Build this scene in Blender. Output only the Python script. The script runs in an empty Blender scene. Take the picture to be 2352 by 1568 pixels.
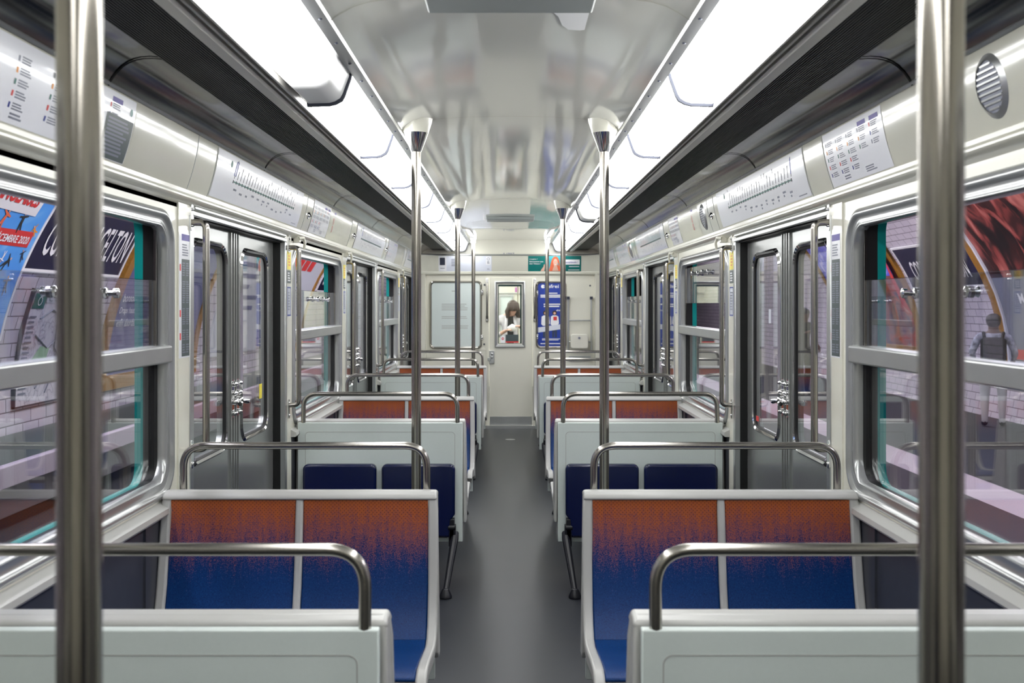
import bpy, bmesh, math, random
from mathutils import Vector, Matrix
random.seed(7)
SC = bpy.context.scene
COL = SC.collection
PI = math.pi

# ------------------------------------------------------------------ camera, world, exposure
ZC = 1.47
FPX = 2420.0
cam_d = bpy.data.cameras.new('camera')
cam = bpy.data.objects.new('camera', cam_d); COL.objects.link(cam)
cam.location = (0, 0, ZC); cam.rotation_euler = (PI/2, 0, 0)
cam_d.sensor_fit = 'HORIZONTAL'; cam_d.sensor_width = 36.0
cam_d.lens = FPX/2352*36.0
cam_d.shift_x = 4/2352; cam_d.shift_y = -84/2352
cam_d.clip_start = 0.02; cam_d.clip_end = 200
cam_d.dof.use_dof = True; cam_d.dof.focus_distance = 5.0; cam_d.dof.aperture_fstop = 5.6
SC.camera = cam
w = bpy.data.worlds.new('world'); SC.world = w; w.use_nodes = True
w.node_tree.nodes['Background'].inputs[0].default_value = (0.5, 0.52, 0.58, 1)
w.node_tree.nodes['Background'].inputs[1].default_value = 0.02
SC.view_settings.view_transform = 'Standard'; SC.view_settings.look = 'None'
SC.view_settings.exposure = 0.4; SC.view_settings.gamma = 1.0
SC.view_settings.use_curve_mapping = False
CAR_LIGHT = 9.0          # car ceiling lamps
STATION_LIGHT = 21.0     # platform lamps
try:
    SC.cycles.use_denoising = True
    SC.cycles.max_bounces = 10; SC.cycles.transparent_max_bounces = 16
    SC.cycles.glossy_bounces = 6; SC.cycles.diffuse_bounces = 5
    SC.cycles.sample_clamp_indirect = 6.0
except Exception:
    pass

# ------------------------------------------------------------------ materials
def lin(c):
    o = []
    for v in c:
        v /= 255.0
        o.append(v/12.92 if v <= 0.04045 else ((v+0.055)/1.055)**2.4)
    return (o[0], o[1], o[2], 1)

def setin(n, k, v):
    if k in n.inputs: n.inputs[k].default_value = v

def pm(name, rgb, rough=0.5, metal=0.0, coat=0.0, spec=0.5, noise=0.0, nscale=8.0, bump=0.0, bscale=(8, 8, 8), emit=0.0):
    m = bpy.data.materials.new(name); m.use_nodes = True
    nt = m.node_tree; b = nt.nodes['Principled BSDF']
    c = lin(rgb)
    setin(b, 'Base Color', c); setin(b, 'Roughness', rough); setin(b, 'Metallic', metal)
    setin(b, 'Coat Weight', coat); setin(b, 'Coat Roughness', 0.06); setin(b, 'Specular IOR Level', spec)
    if emit:
        setin(b, 'Emission Color', c); setin(b, 'Emission Strength', emit)
    if noise or bump:
        tc = nt.nodes.new('ShaderNodeTexCoord')
        if noise:
            nz = nt.nodes.new('ShaderNodeTexNoise'); nz.inputs['Scale'].default_value = nscale
            nz.inputs['Detail'].default_value = 5
            nt.links.new(tc.outputs['Object'], nz.inputs['Vector'])
            mx = nt.nodes.new('ShaderNodeMixRGB'); mx.blend_type = 'MULTIPLY'
            mx.inputs['Fac'].default_value = 1.0; mx.inputs['Color1'].default_value = c
            mr = nt.nodes.new('ShaderNodeMapRange')
            mr.inputs['From Min'].default_value = 0.3; mr.inputs['From Max'].default_value = 0.7
            mr.inputs['To Min'].default_value = 1-noise; mr.inputs['To Max'].default_value = 1+noise*0.5
            nt.links.new(nz.outputs['Fac'], mr.inputs['Value'])
            nt.links.new(mr.outputs['Result'], mx.inputs['Color2'])
            nt.links.new(mx.outputs['Color'], b.inputs['Base Color'])
        if bump:
            mp = nt.nodes.new('ShaderNodeMapping'); mp.inputs['Scale'].default_value = bscale
            nt.links.new(tc.outputs['Object'], mp.inputs['Vector'])
            n2 = nt.nodes.new('ShaderNodeTexNoise'); n2.inputs['Scale'].default_value = 1.0; n2.inputs['Detail'].default_value = 2
            nt.links.new(mp.outputs['Vector'], n2.inputs['Vector'])
            bp = nt.nodes.new('ShaderNodeBump'); bp.inputs['Strength'].default_value = bump; bp.inputs['Distance'].default_value = 0.02
            nt.links.new(n2.outputs['Fac'], bp.inputs['Height'])
            nt.links.new(bp.outputs['Normal'], b.inputs['Normal'])
            if 'Coat Normal' in b.inputs: nt.links.new(bp.outputs['Normal'], b.inputs['Coat Normal'])
    return m

M = {}
M['cream'] = pm('cream_laminate', (226, 224, 211), 0.22, coat=0.3, noise=0.03, nscale=3)
M['ceiling'] = pm('ceiling_laminate', (230, 230, 222), 0.075, coat=0.5, spec=0.6, bump=0.07, bscale=(7, 0.8, 1))
M['coving'] = pm('coving_laminate', (210, 209, 196), 0.14, coat=0.4, noise=0.03, nscale=4, bump=0.02, bscale=(3, 3, 3))
M['steel'] = pm('brushed_steel', (170, 166, 160), 0.22, metal=1.0)
M['pole'] = pm('pole_steel', (166, 161, 153), 0.17, metal=1.0)
M['chrome'] = pm('chrome', (226, 226, 226), 0.09, metal=1.0)
M['alu'] = pm('satin_aluminium', (196, 198, 198), 0.3, metal=0.85, noise=0.05, nscale=5)
M['winframe'] = pm('window_frame_steel', (180, 182, 182), 0.22, metal=0.6)
M['door'] = pm('door_steel', (150, 152, 151), 0.25, metal=0.6, noise=0.06, nscale=3)
M['black'] = pm('black_rubber', (14, 15, 16), 0.5)
M['dado'] = pm('dark_dado', (58, 60, 68), 0.42, noise=0.08, nscale=20)
M['railgrey'] = pm('rail_grey', (224, 221, 215), 0.3, metal=0.2)
M['ventgrey'] = pm('vent_grey', (150, 156, 154), 0.4)
M['soffit'] = pm('dark_soffit', (124, 124, 122), 0.15, metal=0.9, noise=0.12, nscale=5, bump=0.04, bscale=(6, 0.6, 6))
M['grille'] = pm('dark_grille', (24, 26, 26), 0.45, metal=0.3)
M['trimblack'] = pm('black_trim', (5, 5, 6), 0.7, spec=0.15)
M['jade'] = pm('jade_paint', (0, 142, 136), 0.35)
M['floor'] = pm('floor_lino', (36, 39, 46), 0.4, noise=0.10, nscale=7)
M['panel'] = pm('bench_panel', (208, 217, 214), 0.38, noise=0.015, nscale=120)
M['shell'] = pm('bench_shell', (182, 182, 179), 0.34)
M['navy'] = pm('navy_plastic', (2, 15, 62), 0.25, coat=0.25)
M['navydark'] = pm('navy_iron', (8, 10, 22), 0.4)
M['white'] = pm('white_print', (232, 233, 240), 0.25, coat=0.4)
M['patch'] = pm('bare_white', (250, 250, 250), 0.7)
M['inkgrey'] = pm('ink_grey', (120, 124, 140), 0.4)
M['inkdark'] = pm('ink_dark', (52, 56, 72), 0.4)
M['inkgreen'] = pm('ink_green', (12, 96, 86), 0.4)
M['sealgreen'] = pm('seal_green', (14, 52, 48), 0.4)
M['inkblue'] = pm('ink_blue', (40, 56, 140), 0.4)
M['inkred'] = pm('ink_red', (214, 60, 60), 0.4)
M['inkorange'] = pm('ink_orange', (232, 150, 60), 0.4)
M['inkwhite'] = pm('ink_white', (240, 240, 244), 0.4)
M['purple'] = pm('ink_purple', (74, 60, 150), 0.4)
M['noticegrey'] = pm('notice_grey', (70, 82, 84), 0.4)
M['yellow'] = pm('yellow_print', (244, 226, 70), 0.4)
M['signpurple'] = pm('sign_purple', (190, 120, 180), 0.5)
M['teal'] = pm('poster_teal', (18, 112, 108), 0.3)
M['tealpale'] = pm('poster_teal_pale', (80, 176, 186), 0.3)
M['posterblue'] = pm('poster_blue', (32, 62, 160), 0.3)
M['palegreyblue'] = pm('poster_pale', (222, 226, 238), 0.25, coat=0.3)
M['boardwhite'] = pm('white_board', (220, 230, 228), 0.25, coat=0.3)
M['skin'] = pm('skin', (224, 178, 158), 0.5)
M['skinbrown'] = pm('skin_brown', (92, 66, 54), 0.5)
M['redhair'] = pm('print_red_hair', (226, 112, 78), 0.4)
M['brownhair'] = pm('brown_hair', (62, 44, 36), 0.45, bump=0.4, bscale=(60, 60, 6))
M['blackhair'] = pm('black_hair', (30, 30, 34), 0.5)
M['cloth_white'] = pm('white_cloth', (226, 224, 232), 0.8, noise=0.1, nscale=14)
M['cloth_black'] = pm('black_cloth', (36, 38, 40), 0.8)
M['cloth_jean'] = pm('jean_cloth', (60, 70, 96), 0.85)
M['cloth_print'] = pm('print_cloth', (190, 194, 210), 0.8, noise=0.7, nscale=16)
M['cloth_pale'] = pm('pale_cloth', (190, 192, 196), 0.8)
M['platform'] = pm('platform_asphalt', (46, 46, 49), 0.7, noise=0.1, nscale=4)
M['nosing'] = pm('platform_nosing', (200, 186, 200), 0.6)
M['pit'] = pm('track_ballast', (44, 42, 42), 0.9, noise=0.4, nscale=30)
M['gold'] = pm('ceramic_frame', (158, 112, 40), 0.35, noise=0.25, nscale=30)
M['plaque'] = pm('enamel_navy', (24, 24, 60), 0.25, coat=0.4)
M['mapgreen'] = pm('map_green', (160, 196, 160), 0.5)
M['skyblue'] = None
M['concrete'] = pm('grey_wall', (170, 172, 170), 0.6)
M['lilac'] = pm('poster_lilac', (92, 96, 142), 0.4, noise=0.12, nscale=1.5)

def emat(name, rgb, s):
    m = bpy.data.materials.new(name); m.use_nodes = True
    b = m.node_tree.nodes['Principled BSDF']
    setin(b, 'Base Color', lin((240, 240, 240))); setin(b, 'Roughness', 0.25)
    setin(b, 'Emission Color', lin(rgb)); setin(b, 'Emission Strength', s)
    return m
M['lamp'] = emat('lamp_diffuser', (251, 252, 251), CAR_LIGHT)
M['stationlamp'] = emat('station_tube', (247, 244, 249), STATION_LIGHT)

def endfade(name, y_end, length):
    """a lamp whose tube stops short of the far end of the diffuser"""
    m = emat(name, (251, 252, 251), CAR_LIGHT)
    nt = m.node_tree; b = nt.nodes['Principled BSDF']
    tc = nt.nodes.new('ShaderNodeTexCoord'); sp = nt.nodes.new('ShaderNodeSeparateXYZ')
    nt.links.new(tc.outputs['Object'], sp.inputs[0])
    mr = nt.nodes.new('ShaderNodeMapRange'); mr.interpolation_type = 'SMOOTHSTEP'
    mr.inputs['From Min'].default_value = y_end-length; mr.inputs['From Max'].default_value = y_end-0.22
    mr.inputs['To Min'].default_value = CAR_LIGHT; mr.inputs['To Max'].default_value = 0.04
    nt.links.new(sp.outputs['Y'], mr.inputs['Value'])
    nt.links.new(mr.outputs['Result'], b.inputs['Emission Strength'])
    return m

def glass(name, tint=(0.93, 0.95, 0.95), ior=1.5, boost=1.0):
    m = bpy.data.materials.new(name); m.use_nodes = True
    nt = m.node_tree; nt.nodes.clear()
    out = nt.nodes.new('ShaderNodeOutputMaterial'); mix = nt.nodes.new('ShaderNodeMixShader')
    tr = nt.nodes.new('ShaderNodeBsdfTransparent'); tr.inputs[0].default_value = (*tint, 1)
    gl = nt.nodes.new('ShaderNodeBsdfGlossy'); gl.inputs['Roughness'].default_value = 0.015
    gl.inputs[0].default_value = (1, 1, 1, 1)
    fr = nt.nodes.new('ShaderNodeFresnel'); fr.inputs['IOR'].default_value = ior
    ge = nt.nodes.new('ShaderNodeNewGeometry'); mi = nt.nodes.new('ShaderNodeMapRange')      # same reflectance from both sides of the pane
    mi.inputs['To Min'].default_value = ior; mi.inputs['To Max'].default_value = 1/ior
    nt.links.new(ge.outputs['Backfacing'], mi.inputs['Value']); nt.links.new(mi.outputs['Result'], fr.inputs['IOR'])
    ml = nt.nodes.new('ShaderNodeMath'); ml.operation = 'MULTIPLY'; ml.inputs[1].default_value = boost; ml.use_clamp = True
    nt.links.new(fr.outputs[0], ml.inputs[0]); nt.links.new(ml.outputs[0], mix.inputs[0])
    nt.links.new(tr.outputs[0], mix.inputs[1]); nt.links.new(gl.outputs[0], mix.inputs[2])
    nt.links.new(mix.outputs[0], out.inputs[0])
    return m
M['glass'] = glass('window_glass')
M['sash'] = glass('sash_glass', (0.80, 0.82, 0.86))

def seat_mat():
    m = bpy.data.materials.new('seat_speckle'); m.use_nodes = True
    nt = m.node_tree; b = nt.nodes['Principled BSDF']; setin(b, 'Roughness', 0.42); setin(b, 'Specular IOR Level', 0.25)
    tc = nt.nodes.new('ShaderNodeTexCoord'); sp = nt.nodes.new('ShaderNodeSeparateXYZ')
    nt.links.new(tc.outputs['Object'], sp.inputs[0])
    nz = nt.nodes.new('ShaderNodeTexNoise'); nz.inputs['Scale'].default_value = 330; nz.inputs['Detail'].default_value = 2
    nt.links.new(tc.outputs['Object'], nz.inputs['Vector'])
    def math_(op, a, bb, clamp=False):
        n = nt.nodes.new('ShaderNodeMath'); n.operation = op; n.use_clamp = clamp
        for i, v in enumerate((a, bb)):
            if v is None: continue
            if isinstance(v, (int, float)): n.inputs[i].default_value = v
            else: nt.links.new(v, n.inputs[i])
        return n.outputs[0]
    # per-column streak so that the fade looks brushed
    mp = nt.nodes.new('ShaderNodeMapping'); mp.inputs['Scale'].default_value = (60, 1, 6)
    nt.links.new(tc.outputs['Object'], mp.inputs['Vector'])
    n2 = nt.nodes.new('ShaderNodeTexNoise'); n2.inputs['Scale'].default_value = 1; n2.inputs['Detail'].default_value = 1
    nt.links.new(mp.outputs[0], n2.inputs['Vector'])
    z = sp.outputs['Z']
    a = math_('SUBTRACT', z, 0.722); a = math_('MULTIPLY', a, 5.6)
    n_ = math_('SUBTRACT', nz.outputs['Fac'], 0.5); n_ = math_('MULTIPLY', n_, 2.0)
    s_ = math_('SUBTRACT', n2.outputs['Fac'], 0.5); s_ = math_('MULTIPLY', s_, 0.7)
    f = math_('ADD', a, n_); f = math_('ADD', f, s_); f = math_('ADD', f, 0.5, True)
    mx = nt.nodes.new('ShaderNodeMixRGB'); nt.links.new(f, mx.inputs['Fac'])
    # blue with a paler fleck
    mb = nt.nodes.new('ShaderNodeMixRGB'); mb.inputs['Color1'].default_value = lin((0, 30, 84)); mb.inputs['Color2'].default_value = lin((10, 82, 150))
    fb = math_('MULTIPLY', n_, 0.5); fb = math_('ADD', fb, 0.28, True); nt.links.new(fb, mb.inputs['Fac'])
    nt.links.new(mb.outputs[0], mx.inputs['Color1'])
    # orange with punched dots near the top
    def wave(src, k):
        v = math_('MULTIPLY', src, 2*PI/k); return math_('SINE', v, None)
    d = math_('MULTIPLY', wave(sp.outputs['X'], 0.0125), wave(z, 0.0125))
    d = math_('GREATER_THAN', d, 0.62)
    up = math_('SUBTRACT', z, 0.72); up = math_('MULTIPLY', up, 14, True); d = math_('MULTIPLY', d, up); d = math_('MULTIPLY', d, 0.6)
    mo = nt.nodes.new('ShaderNodeMixRGB'); mo.inputs['Color1'].default_value = lin((174, 92, 47)); mo.inputs['Color2'].default_value = lin((60, 26, 18))
    nt.links.new(d, mo.inputs['Fac']); nt.links.new(mo.outputs[0], mx.inputs['Color2'])
    nt.links.new(mx.outputs[0], b.inputs['Base Color'])
    return m
M['seat'] = seat_mat()

def tile_mat():
    m = bpy.data.materials.new('metro_tile'); m.use_nodes = True
    nt = m.node_tree; b = nt.nodes['Principled BSDF']; setin(b, 'Roughness', 0.2)
    uv = nt.nodes.new('ShaderNodeUVMap')
    br = nt.nodes.new('ShaderNodeTexBrick'); br.inputs['Scale'].default_value = 1
    br.inputs['Brick Width'].default_value = 0.3; br.inputs['Row Height'].default_value = 0.115
    br.inputs['Mortar Size'].default_value = 0.006; br.inputs['Mortar Smooth'].default_value = 0.3
    br.inputs['Color1'].default_value = lin((214, 206, 218)); br.inputs['Color2'].default_value = lin((204, 196, 210)); br.inputs['Mortar'].default_value = lin((120, 112, 122))
    nt.links.new(uv.outputs[0], br.inputs['Vector']); nt.links.new(br.outputs['Color'], b.inputs['Base Color'])
    bp = nt.nodes.new('ShaderNodeBump'); bp.inputs['Strength'].default_value = 0.4; bp.inputs['Distance'].default_value = 0.004; bp.invert = True
    nt.links.new(br.outputs['Fac'], bp.inputs['Height']); nt.links.new(bp.outputs['Normal'], b.inputs['Normal'])
    return m
M['tile'] = tile_mat()
M['benchtop'] = pm('bench_top', (58, 70, 62), 0.4)

def picture_mat(name, stops, scale, vec_scale=(1, 1, 1), distort=1.5, rough=0.4, wave=True):
    """printed picture: streaks in several inks"""
    m = bpy.data.materials.new(name); m.use_nodes = True
    nt = m.node_tree; b = nt.nodes['Principled BSDF']; setin(b, 'Roughness', rough)
    tc = nt.nodes.new('ShaderNodeTexCoord'); mp = nt.nodes.new('ShaderNodeMapping'); mp.inputs['Scale'].default_value = vec_scale
    mp.inputs['Rotation'].default_value = (0.6, 0, 0)
    nt.links.new(tc.outputs['Object'], mp.inputs['Vector'])
    n = nt.nodes.new('ShaderNodeTexNoise'); n.inputs['Scale'].default_value = scale; n.inputs['Detail'].default_value = 3; n.inputs['Distortion'].default_value = distort
    nt.links.new(mp.outputs[0], n.inputs['Vector'])
    cr = nt.nodes.new('ShaderNodeValToRGB'); cr.color_ramp.elements[0].position = stops[0][0]; cr.color_ramp.elements[0].color = lin(stops[0][1])
    cr.color_ramp.elements[1].position = stops[-1][0]; cr.color_ramp.elements[1].color = lin(stops[-1][1])
    for p, c in stops[1:-1]:
        e = cr.color_ramp.elements.new(p); e.color = lin(c)
    nt.links.new(n.outputs['Fac'], cr.inputs[0]); nt.links.new(cr.outputs[0], b.inputs['Base Color'])
    return m
M['redpic'] = picture_mat('poster_red_print', [(0.42, (22, 12, 12)), (0.5, (60, 26, 24)), (0.56, (140, 62, 58)), (0.68, (190, 116, 108))], 1.3, (1, 2.2, 0.8), 0.8)
M['skypic'] = picture_mat('poster_sky_print', [(0.3, (60, 130, 225)), (0.6, (90, 165, 240)), (0.75, (150, 205, 250))], 1.0)
M['canyon'] = picture_mat('poster_canyon_print', [(0.36, (60, 50, 90)), (0.5, (128, 84, 84)), (0.62, (170, 60, 40)), (0.7, (190, 130, 120))], 1.6)
M['violetsky'] = picture_mat('poster_violet_print', [(0.4, (74, 70, 200)), (0.55, (100, 100, 230)), (0.68, (214, 206, 250))], 2.5)
M['mapprint'] = picture_mat('map_print', [(0.40, (216, 212, 222)), (0.5, (196, 192, 204)), (0.52, (150, 146, 160)), (0.55, (206, 202, 214)), (0.7, (220, 216, 226))], 3.0, distort=2.5)

# ------------------------------------------------------------------ mesh builder
def recalc(bm): bmesh.ops.recalc_face_normals(bm, faces=bm.faces)

class MB:
    def __init__(s): s.v = []; s.f = []
    def add(s, vs, fs):
        o = len(s.v); s.v += [tuple(p) for p in vs]; s.f += [tuple(i+o for i in f) for f in fs]; return s
    def box(s, x0, x1, y0, y1, z0, z1):
        v = [(x, y, z) for x in (x0, x1) for y in (y0, y1) for z in (z0, z1)]
        return s.add(v, [(0, 1, 3, 2), (4, 6, 7, 5), (0, 4, 5, 1), (2, 3, 7, 6), (0, 2, 6, 4), (1, 5, 7, 3)])
    def fbox(s, f, u0, u1, v0, v1, w0, w1):
        v = [f(a, b, c) for a in (u0, u1) for b in (v0, v1) for c in (w0, w1)]
        return s.add(v, [(0, 1, 3, 2), (4, 6, 7, 5), (0, 4, 5, 1), (2, 3, 7, 6), (0, 2, 6, 4), (1, 5, 7, 3)])
    def rect(s, f, u0, u1, v0, v1, w=0.0, nu=1, nv=1):
        vs = [f(u0+(u1-u0)*i/nu, v0+(v1-v0)*j/nv, w) for i in range(nu+1) for j in range(nv+1)]
        fs = [(i*(nv+1)+j, (i+1)*(nv+1)+j, (i+1)*(nv+1)+j+1, i*(nv+1)+j+1) for i in range(nu) for j in range(nv)]
        return s.add(vs, fs)
    def poly(s, f, loop, w=0.0):
        return s.add([f(a, b, w) for a, b in loop], [tuple(range(len(loop)))])
    def slab(s, f, loop, w0, w1):
        n = len(loop)
        v = [f(a, b, w0) for a, b in loop]+[f(a, b, w1) for a, b in loop]
        return s.add(v, [tuple(range(n)), tuple(range(2*n-1, n-1, -1))]+[(i, (i+1) % n, n+(i+1) % n, n+i) for i in range(n)])
    def ring(s, f, lo, li, wo, wi):
        n = len(lo)
        v = [f(a, b, wo) for a, b in lo]+[f(a, b, wi) for a, b in li]
        return s.add(v, [(i, (i+1) % n, n+(i+1) % n, n+i) for i in range(n)])
    def frame(s, f, lo, li, w0, w1):
        s.ring(f, lo, li, w1, w1); s.ring(f, lo, li, w0, w0); s.ring(f, lo, lo, w0, w1); return s.ring(f, li, li, w0, w1)
    def prism(s, prof, axis, a, b, cap=True):
        """prof: list of 2D; axis 'x' -> (y,z), 'y' -> (x,z)"""
        n = len(prof)
        g = (lambda p, t: (t, p[0], p[1])) if axis == 'x' else (lambda p, t: (p[0], t, p[1]))
        v = [g(p, a) for p in prof]+[g(p, b) for p in prof]
        fs = [(i, (i+1) % n, n+(i+1) % n, n+i) for i in range(n)]
        if cap: fs += [tuple(range(n)), tuple(range(2*n-1, n-1, -1))]
        return s.add(v, fs)
    def sheet(s, prof, ys):
        """open profile (x,z) lofted along y stations"""
        n = len(prof)
        v = [(p[0], y, p[1]) for y in ys for p in prof]
        return s.add(v, [(k*n+i, k*n+i+1, (k+1)*n+i+1, (k+1)*n+i) for k in range(len(ys)-1) for i in range(n-1)])
    def tube(s, pts, r, n=12, caps=True, radii=None):
        pts = [Vector(p) for p in pts]; m = len(pts)
        t0 = (pts[1]-pts[0]).normalized()
        ref = Vector((0, 0, 1)) if abs(t0.z) < 0.9 else Vector((1, 0, 0))
        nrm = t0.cross(ref).normalized(); vs = []
        pt = t0
        for i in range(m):
            if i == 0: t = (pts[1]-pts[0]).normalized()
            elif i == m-1: t = (pts[-1]-pts[-2]).normalized()
            else: t = ((pts[i]-pts[i-1]).normalized()+(pts[i+1]-pts[i]).normalized()).normalized()
            q = pt.rotation_difference(t); nrm = (q @ nrm); nrm = (nrm-t*nrm.dot(t)).normalized(); pt = t
            b = t.cross(nrm); rr = radii[i] if radii else r
            for k in range(n):
                a = 2*PI*k/n; vs.append(pts[i]+nrm*math.cos(a)*rr+b*math.sin(a)*rr)
        fs = [(i*n+k, i*n+(k+1) % n, (i+1)*n+(k+1) % n, (i+1)*n+k) for i in range(m-1) for k in range(n)]
        if caps: fs += [tuple(range(n-1, -1, -1)), tuple((m-1)*n+k for k in range(n))]
        return s.add(vs, fs)
    def ball(s, c, r, seg=16, rings=10, sx=1, sy=1, sz=1):
        vs = []; fs = []
        for i in range(rings+1):
            ph = PI*i/rings
            for k in range(seg):
                a = 2*PI*k/seg
                vs.append((c[0]+r*sx*math.sin(ph)*math.cos(a), c[1]+r*sy*math.sin(ph)*math.sin(a), c[2]+r*sz*math.cos(ph)))
        for i in range(rings):
            for k in range(seg): fs.append((i*seg+k, i*seg+(k+1) % seg, (i+1)*seg+(k+1) % seg, (i+1)*seg+k))
        return s.add(vs, fs)
    def build(s, name, mat, parent=None, loc=None, bevel=None, smooth=35, uv=None, mats=None):
        me = bpy.data.meshes.new(name)
        vs = s.v
        if parent is None and loc is None and vs:
            xs = [p[0] for p in vs]; ys = [p[1] for p in vs]; zs = [p[2] for p in vs]
            loc = ((min(xs)+max(xs))/2, (min(ys)+max(ys))/2, min(zs))
        if parent is not None:
            L = world_loc(parent); loc2 = (0, 0, 0); off = L
        else:
            off = Vector(loc if loc else (0, 0, 0)); loc2 = off
        me.from_pydata([(p[0]-off[0], p[1]-off[1], p[2]-off[2]) for p in vs], [], s.f)
        bm = bmesh.new(); bm.from_mesh(me)
        bmesh.ops.remove_doubles(bm, verts=bm.verts, dist=1e-6)
        bmesh.ops.dissolve_degenerate(bm, dist=1e-6, edges=bm.edges)
        recalc(bm); bm.to_mesh(me); bm.free()
        me.materials.append(mat)
        if smooth:
            me.polygons.foreach_set('use_smooth', [True]*len(me.polygons))
            me.set_sharp_from_angle(angle=math.radians(smooth))
        o = bpy.data.objects.new(name, me); COL.objects.link(o)
        o.location = loc2
        if parent is not None: o.parent = parent
        if bevel:
            b = o.modifiers.new('bevel', 'BEVEL'); b.width = bevel[0]; b.segments = bevel[1]; b.limit_method = 'ANGLE'; b.angle_limit = math.radians(40)
            b.harden_normals = False
        return o

def world_loc(o):
    L = Vector((0, 0, 0))
    while o is not None: L = L+Vector(o.location); o = o.parent
    return L

def tag(o, label, cat, group=None):
    o['label'] = label; o['category'] = cat
    if group: o['group'] = group
    return o
def struct(o, label=None):
    o['kind'] = 'structure'
    if label: o['label'] = label
    return o
def thing(name, label, cat, loc=(0, 0, 0), group=None):
    o = bpy.data.objects.new(name, None); COL.objects.link(o); o.location = loc; o.empty_display_size = 0.1
    return tag(o, label, cat, group)
def snode(name, loc=(0, 0, 0), label=None):
    o = bpy.data.objects.new(name, None); COL.objects.link(o); o.location = loc; o.empty_display_size = 0.1
    return struct(o, label)
def dup(root, loc, rotz=0.0, label=None, scale=None):
    r = root.copy(); COL.objects.link(r); r.location = loc; r.rotation_euler = (0, 0, rotz)
    if label: r['label'] = label
    for ch in list(root.children):
        c = ch.copy(); COL.objects.link(c); c.parent = r
        for g in list(ch.children):
            d = g.copy(); COL.objects.link(d); d.parent = c
    return r

def rrect(u0, u1, v0, v1, r, n=7):
    out = []
    for cx, cy, a0 in ((u1-r, v1-r, 0), (u0+r, v1-r, PI/2), (u0+r, v0+r, PI), (u1-r, v0+r, 1.5*PI)):
        for i in range(n+1):
            a = a0+PI/2*i/n; out.append((cx+r*math.cos(a), cy+r*math.sin(a)))
    return out
def rect4(u0, u1, v0, v1, n=7):
    out = []
    for p in ((u1, v1), (u0, v1), (u0, v0), (u1, v0)): out += [p]*(n+1)
    return out
def arcpts(c, r, a0, a1, n=8):
    return [(c[0]+r*math.cos(a0+(a1-a0)*i/n), c[1]+r*math.sin(a0+(a1-a0)*i/n)) for i in range(n+1)]
def fillet(pts, r, n=6):
    pts = [Vector(p) for p in pts]; out = [pts[0]]
    for i in range(1, len(pts)-1):
        a = (pts[i-1]-pts[i]); b = (pts[i+1]-pts[i])
        d = min(r, a.length*0.49, b.length*0.49)
        p0 = pts[i]+a.normalized()*d; p1 = pts[i]+b.normalized()*d
        for k in range(n+1):
            t = k/n; out.append(p0*(1-t)**2+pts[i]*2*t*(1-t)+p1*t*t)
    out.append(pts[-1]); return out

def text_mesh(body, f, u0, v0, wdt, hgt, w=0.001, bold=0.0, shear=0.0, condensed=True):
    """lettering fitted into the rectangle u0..u0+wdt, v0..v0+hgt of frame f -> MB"""
    cu = bpy.data.curves.new('lettering', 'FONT'); cu.body = body; cu.size = 1.0; cu.offset = bold; cu.shear = shear; cu.resolution_u = 3
    ob = bpy.data.objects.new('lettering', cu); COL.objects.link(ob)
    dg = bpy.context.evaluated_depsgraph_get(); dg.update()
    me = bpy.data.meshes.new_from_object(ob.evaluated_get(dg))
    co = [v.co.copy() for v in me.vertices]; fs = [tuple(p.vertices) for p in me.polygons]
    bpy.data.objects.remove(ob); bpy.data.curves.remove(cu); bpy.data.meshes.remove(me)
    x0 = min(c.x for c in co); x1 = max(c.x for c in co); y0 = min(c.y for c in co); y1 = max(c.y for c in co)
    sx = wdt/(x1-x0); sy = hgt/(y1-y0)
    mb = MB(); mb.add([f(u0+(c.x-x0)*sx, v0+(c.y-y0)*sy, w) for c in co], fs)
    return mb

# ------------------------------------------------------------------ frames (u to the reader's right, v up, w out of the surface)
XW = 1.15
def side(s): return lambda y, z, w=0.0: (s*(XW-w), y, z)
def read_side(s):
    return (lambda u, v, w=0.0: (-(XW-w), u, v)) if s < 0 else (lambda u, v, w=0.0: (XW-w, -u, v))
def cov(s):
    def f(u, v, w=0.0):
        t = v/0.1946; sl = (0.072-0.056*t)/0.19; k = 1/math.sqrt(1+sl*sl)
        X = XW-(0.03+0.072*t-0.028*t*t)-k*w; z = 1.87+0.19*t-sl*k*w
        return (-X, u, z) if s < 0 else (X, -u, z)
    return f
YE = 12.6
def endf(x, z, w=0.0): return (x, YE-w, z)
VX, VA, VB, VZ = 1.45, 5.6, 4.0, 0.6
def vault(s):
    def f(u, v, w=0.0):
        X = math.sqrt(max(0.0, 1-((v-VZ)/VB)**2))*VA
        n = Vector((X/VA**2, (v-VZ)/VB**2)).normalized()
        X -= n.x*w; v -= n.y*w
        return (VX-X, u, v) if s < 0 else (VX+X, -u, v)
    return f
SIDE = {-1: 'left', 1: 'right'}
ORD = ['first', 'second', 'third', 'fourth', 'fifth', 'sixth', 'seventh', 'eighth', 'ninth', 'tenth', 'eleventh', 'twelfth', 'thirteenth']
P = 3.56
Y0 = -2.5
DOORS = [4.57, 8.13, 11.69]
WINS = [2.79, 6.35, 9.91]
DH = 0.77
ZTOP = 1.84
ZDOOR = 1.79

# ------------------------------------------------------------------ floor, walls, ceiling
fl = MB().box(-1.28, 1.28, Y0, YE+0.05, -0.06, 0.0).build('floor', M['floor']); struct(fl, 'dark grey lino floor of the carriage aisle')
cov_disc = MB().add(*(lambda n: ([(0.055*math.cos(2*PI*i/n), 11.5+0.055*math.sin(2*PI*i/n), 0.002) for i in range(n)], [tuple(range(n))]))(24))
tag(cov_disc.build('floor_hatch', M['alu']), 'small round metal hatch in the aisle floor before the end door', 'hatch')

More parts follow.
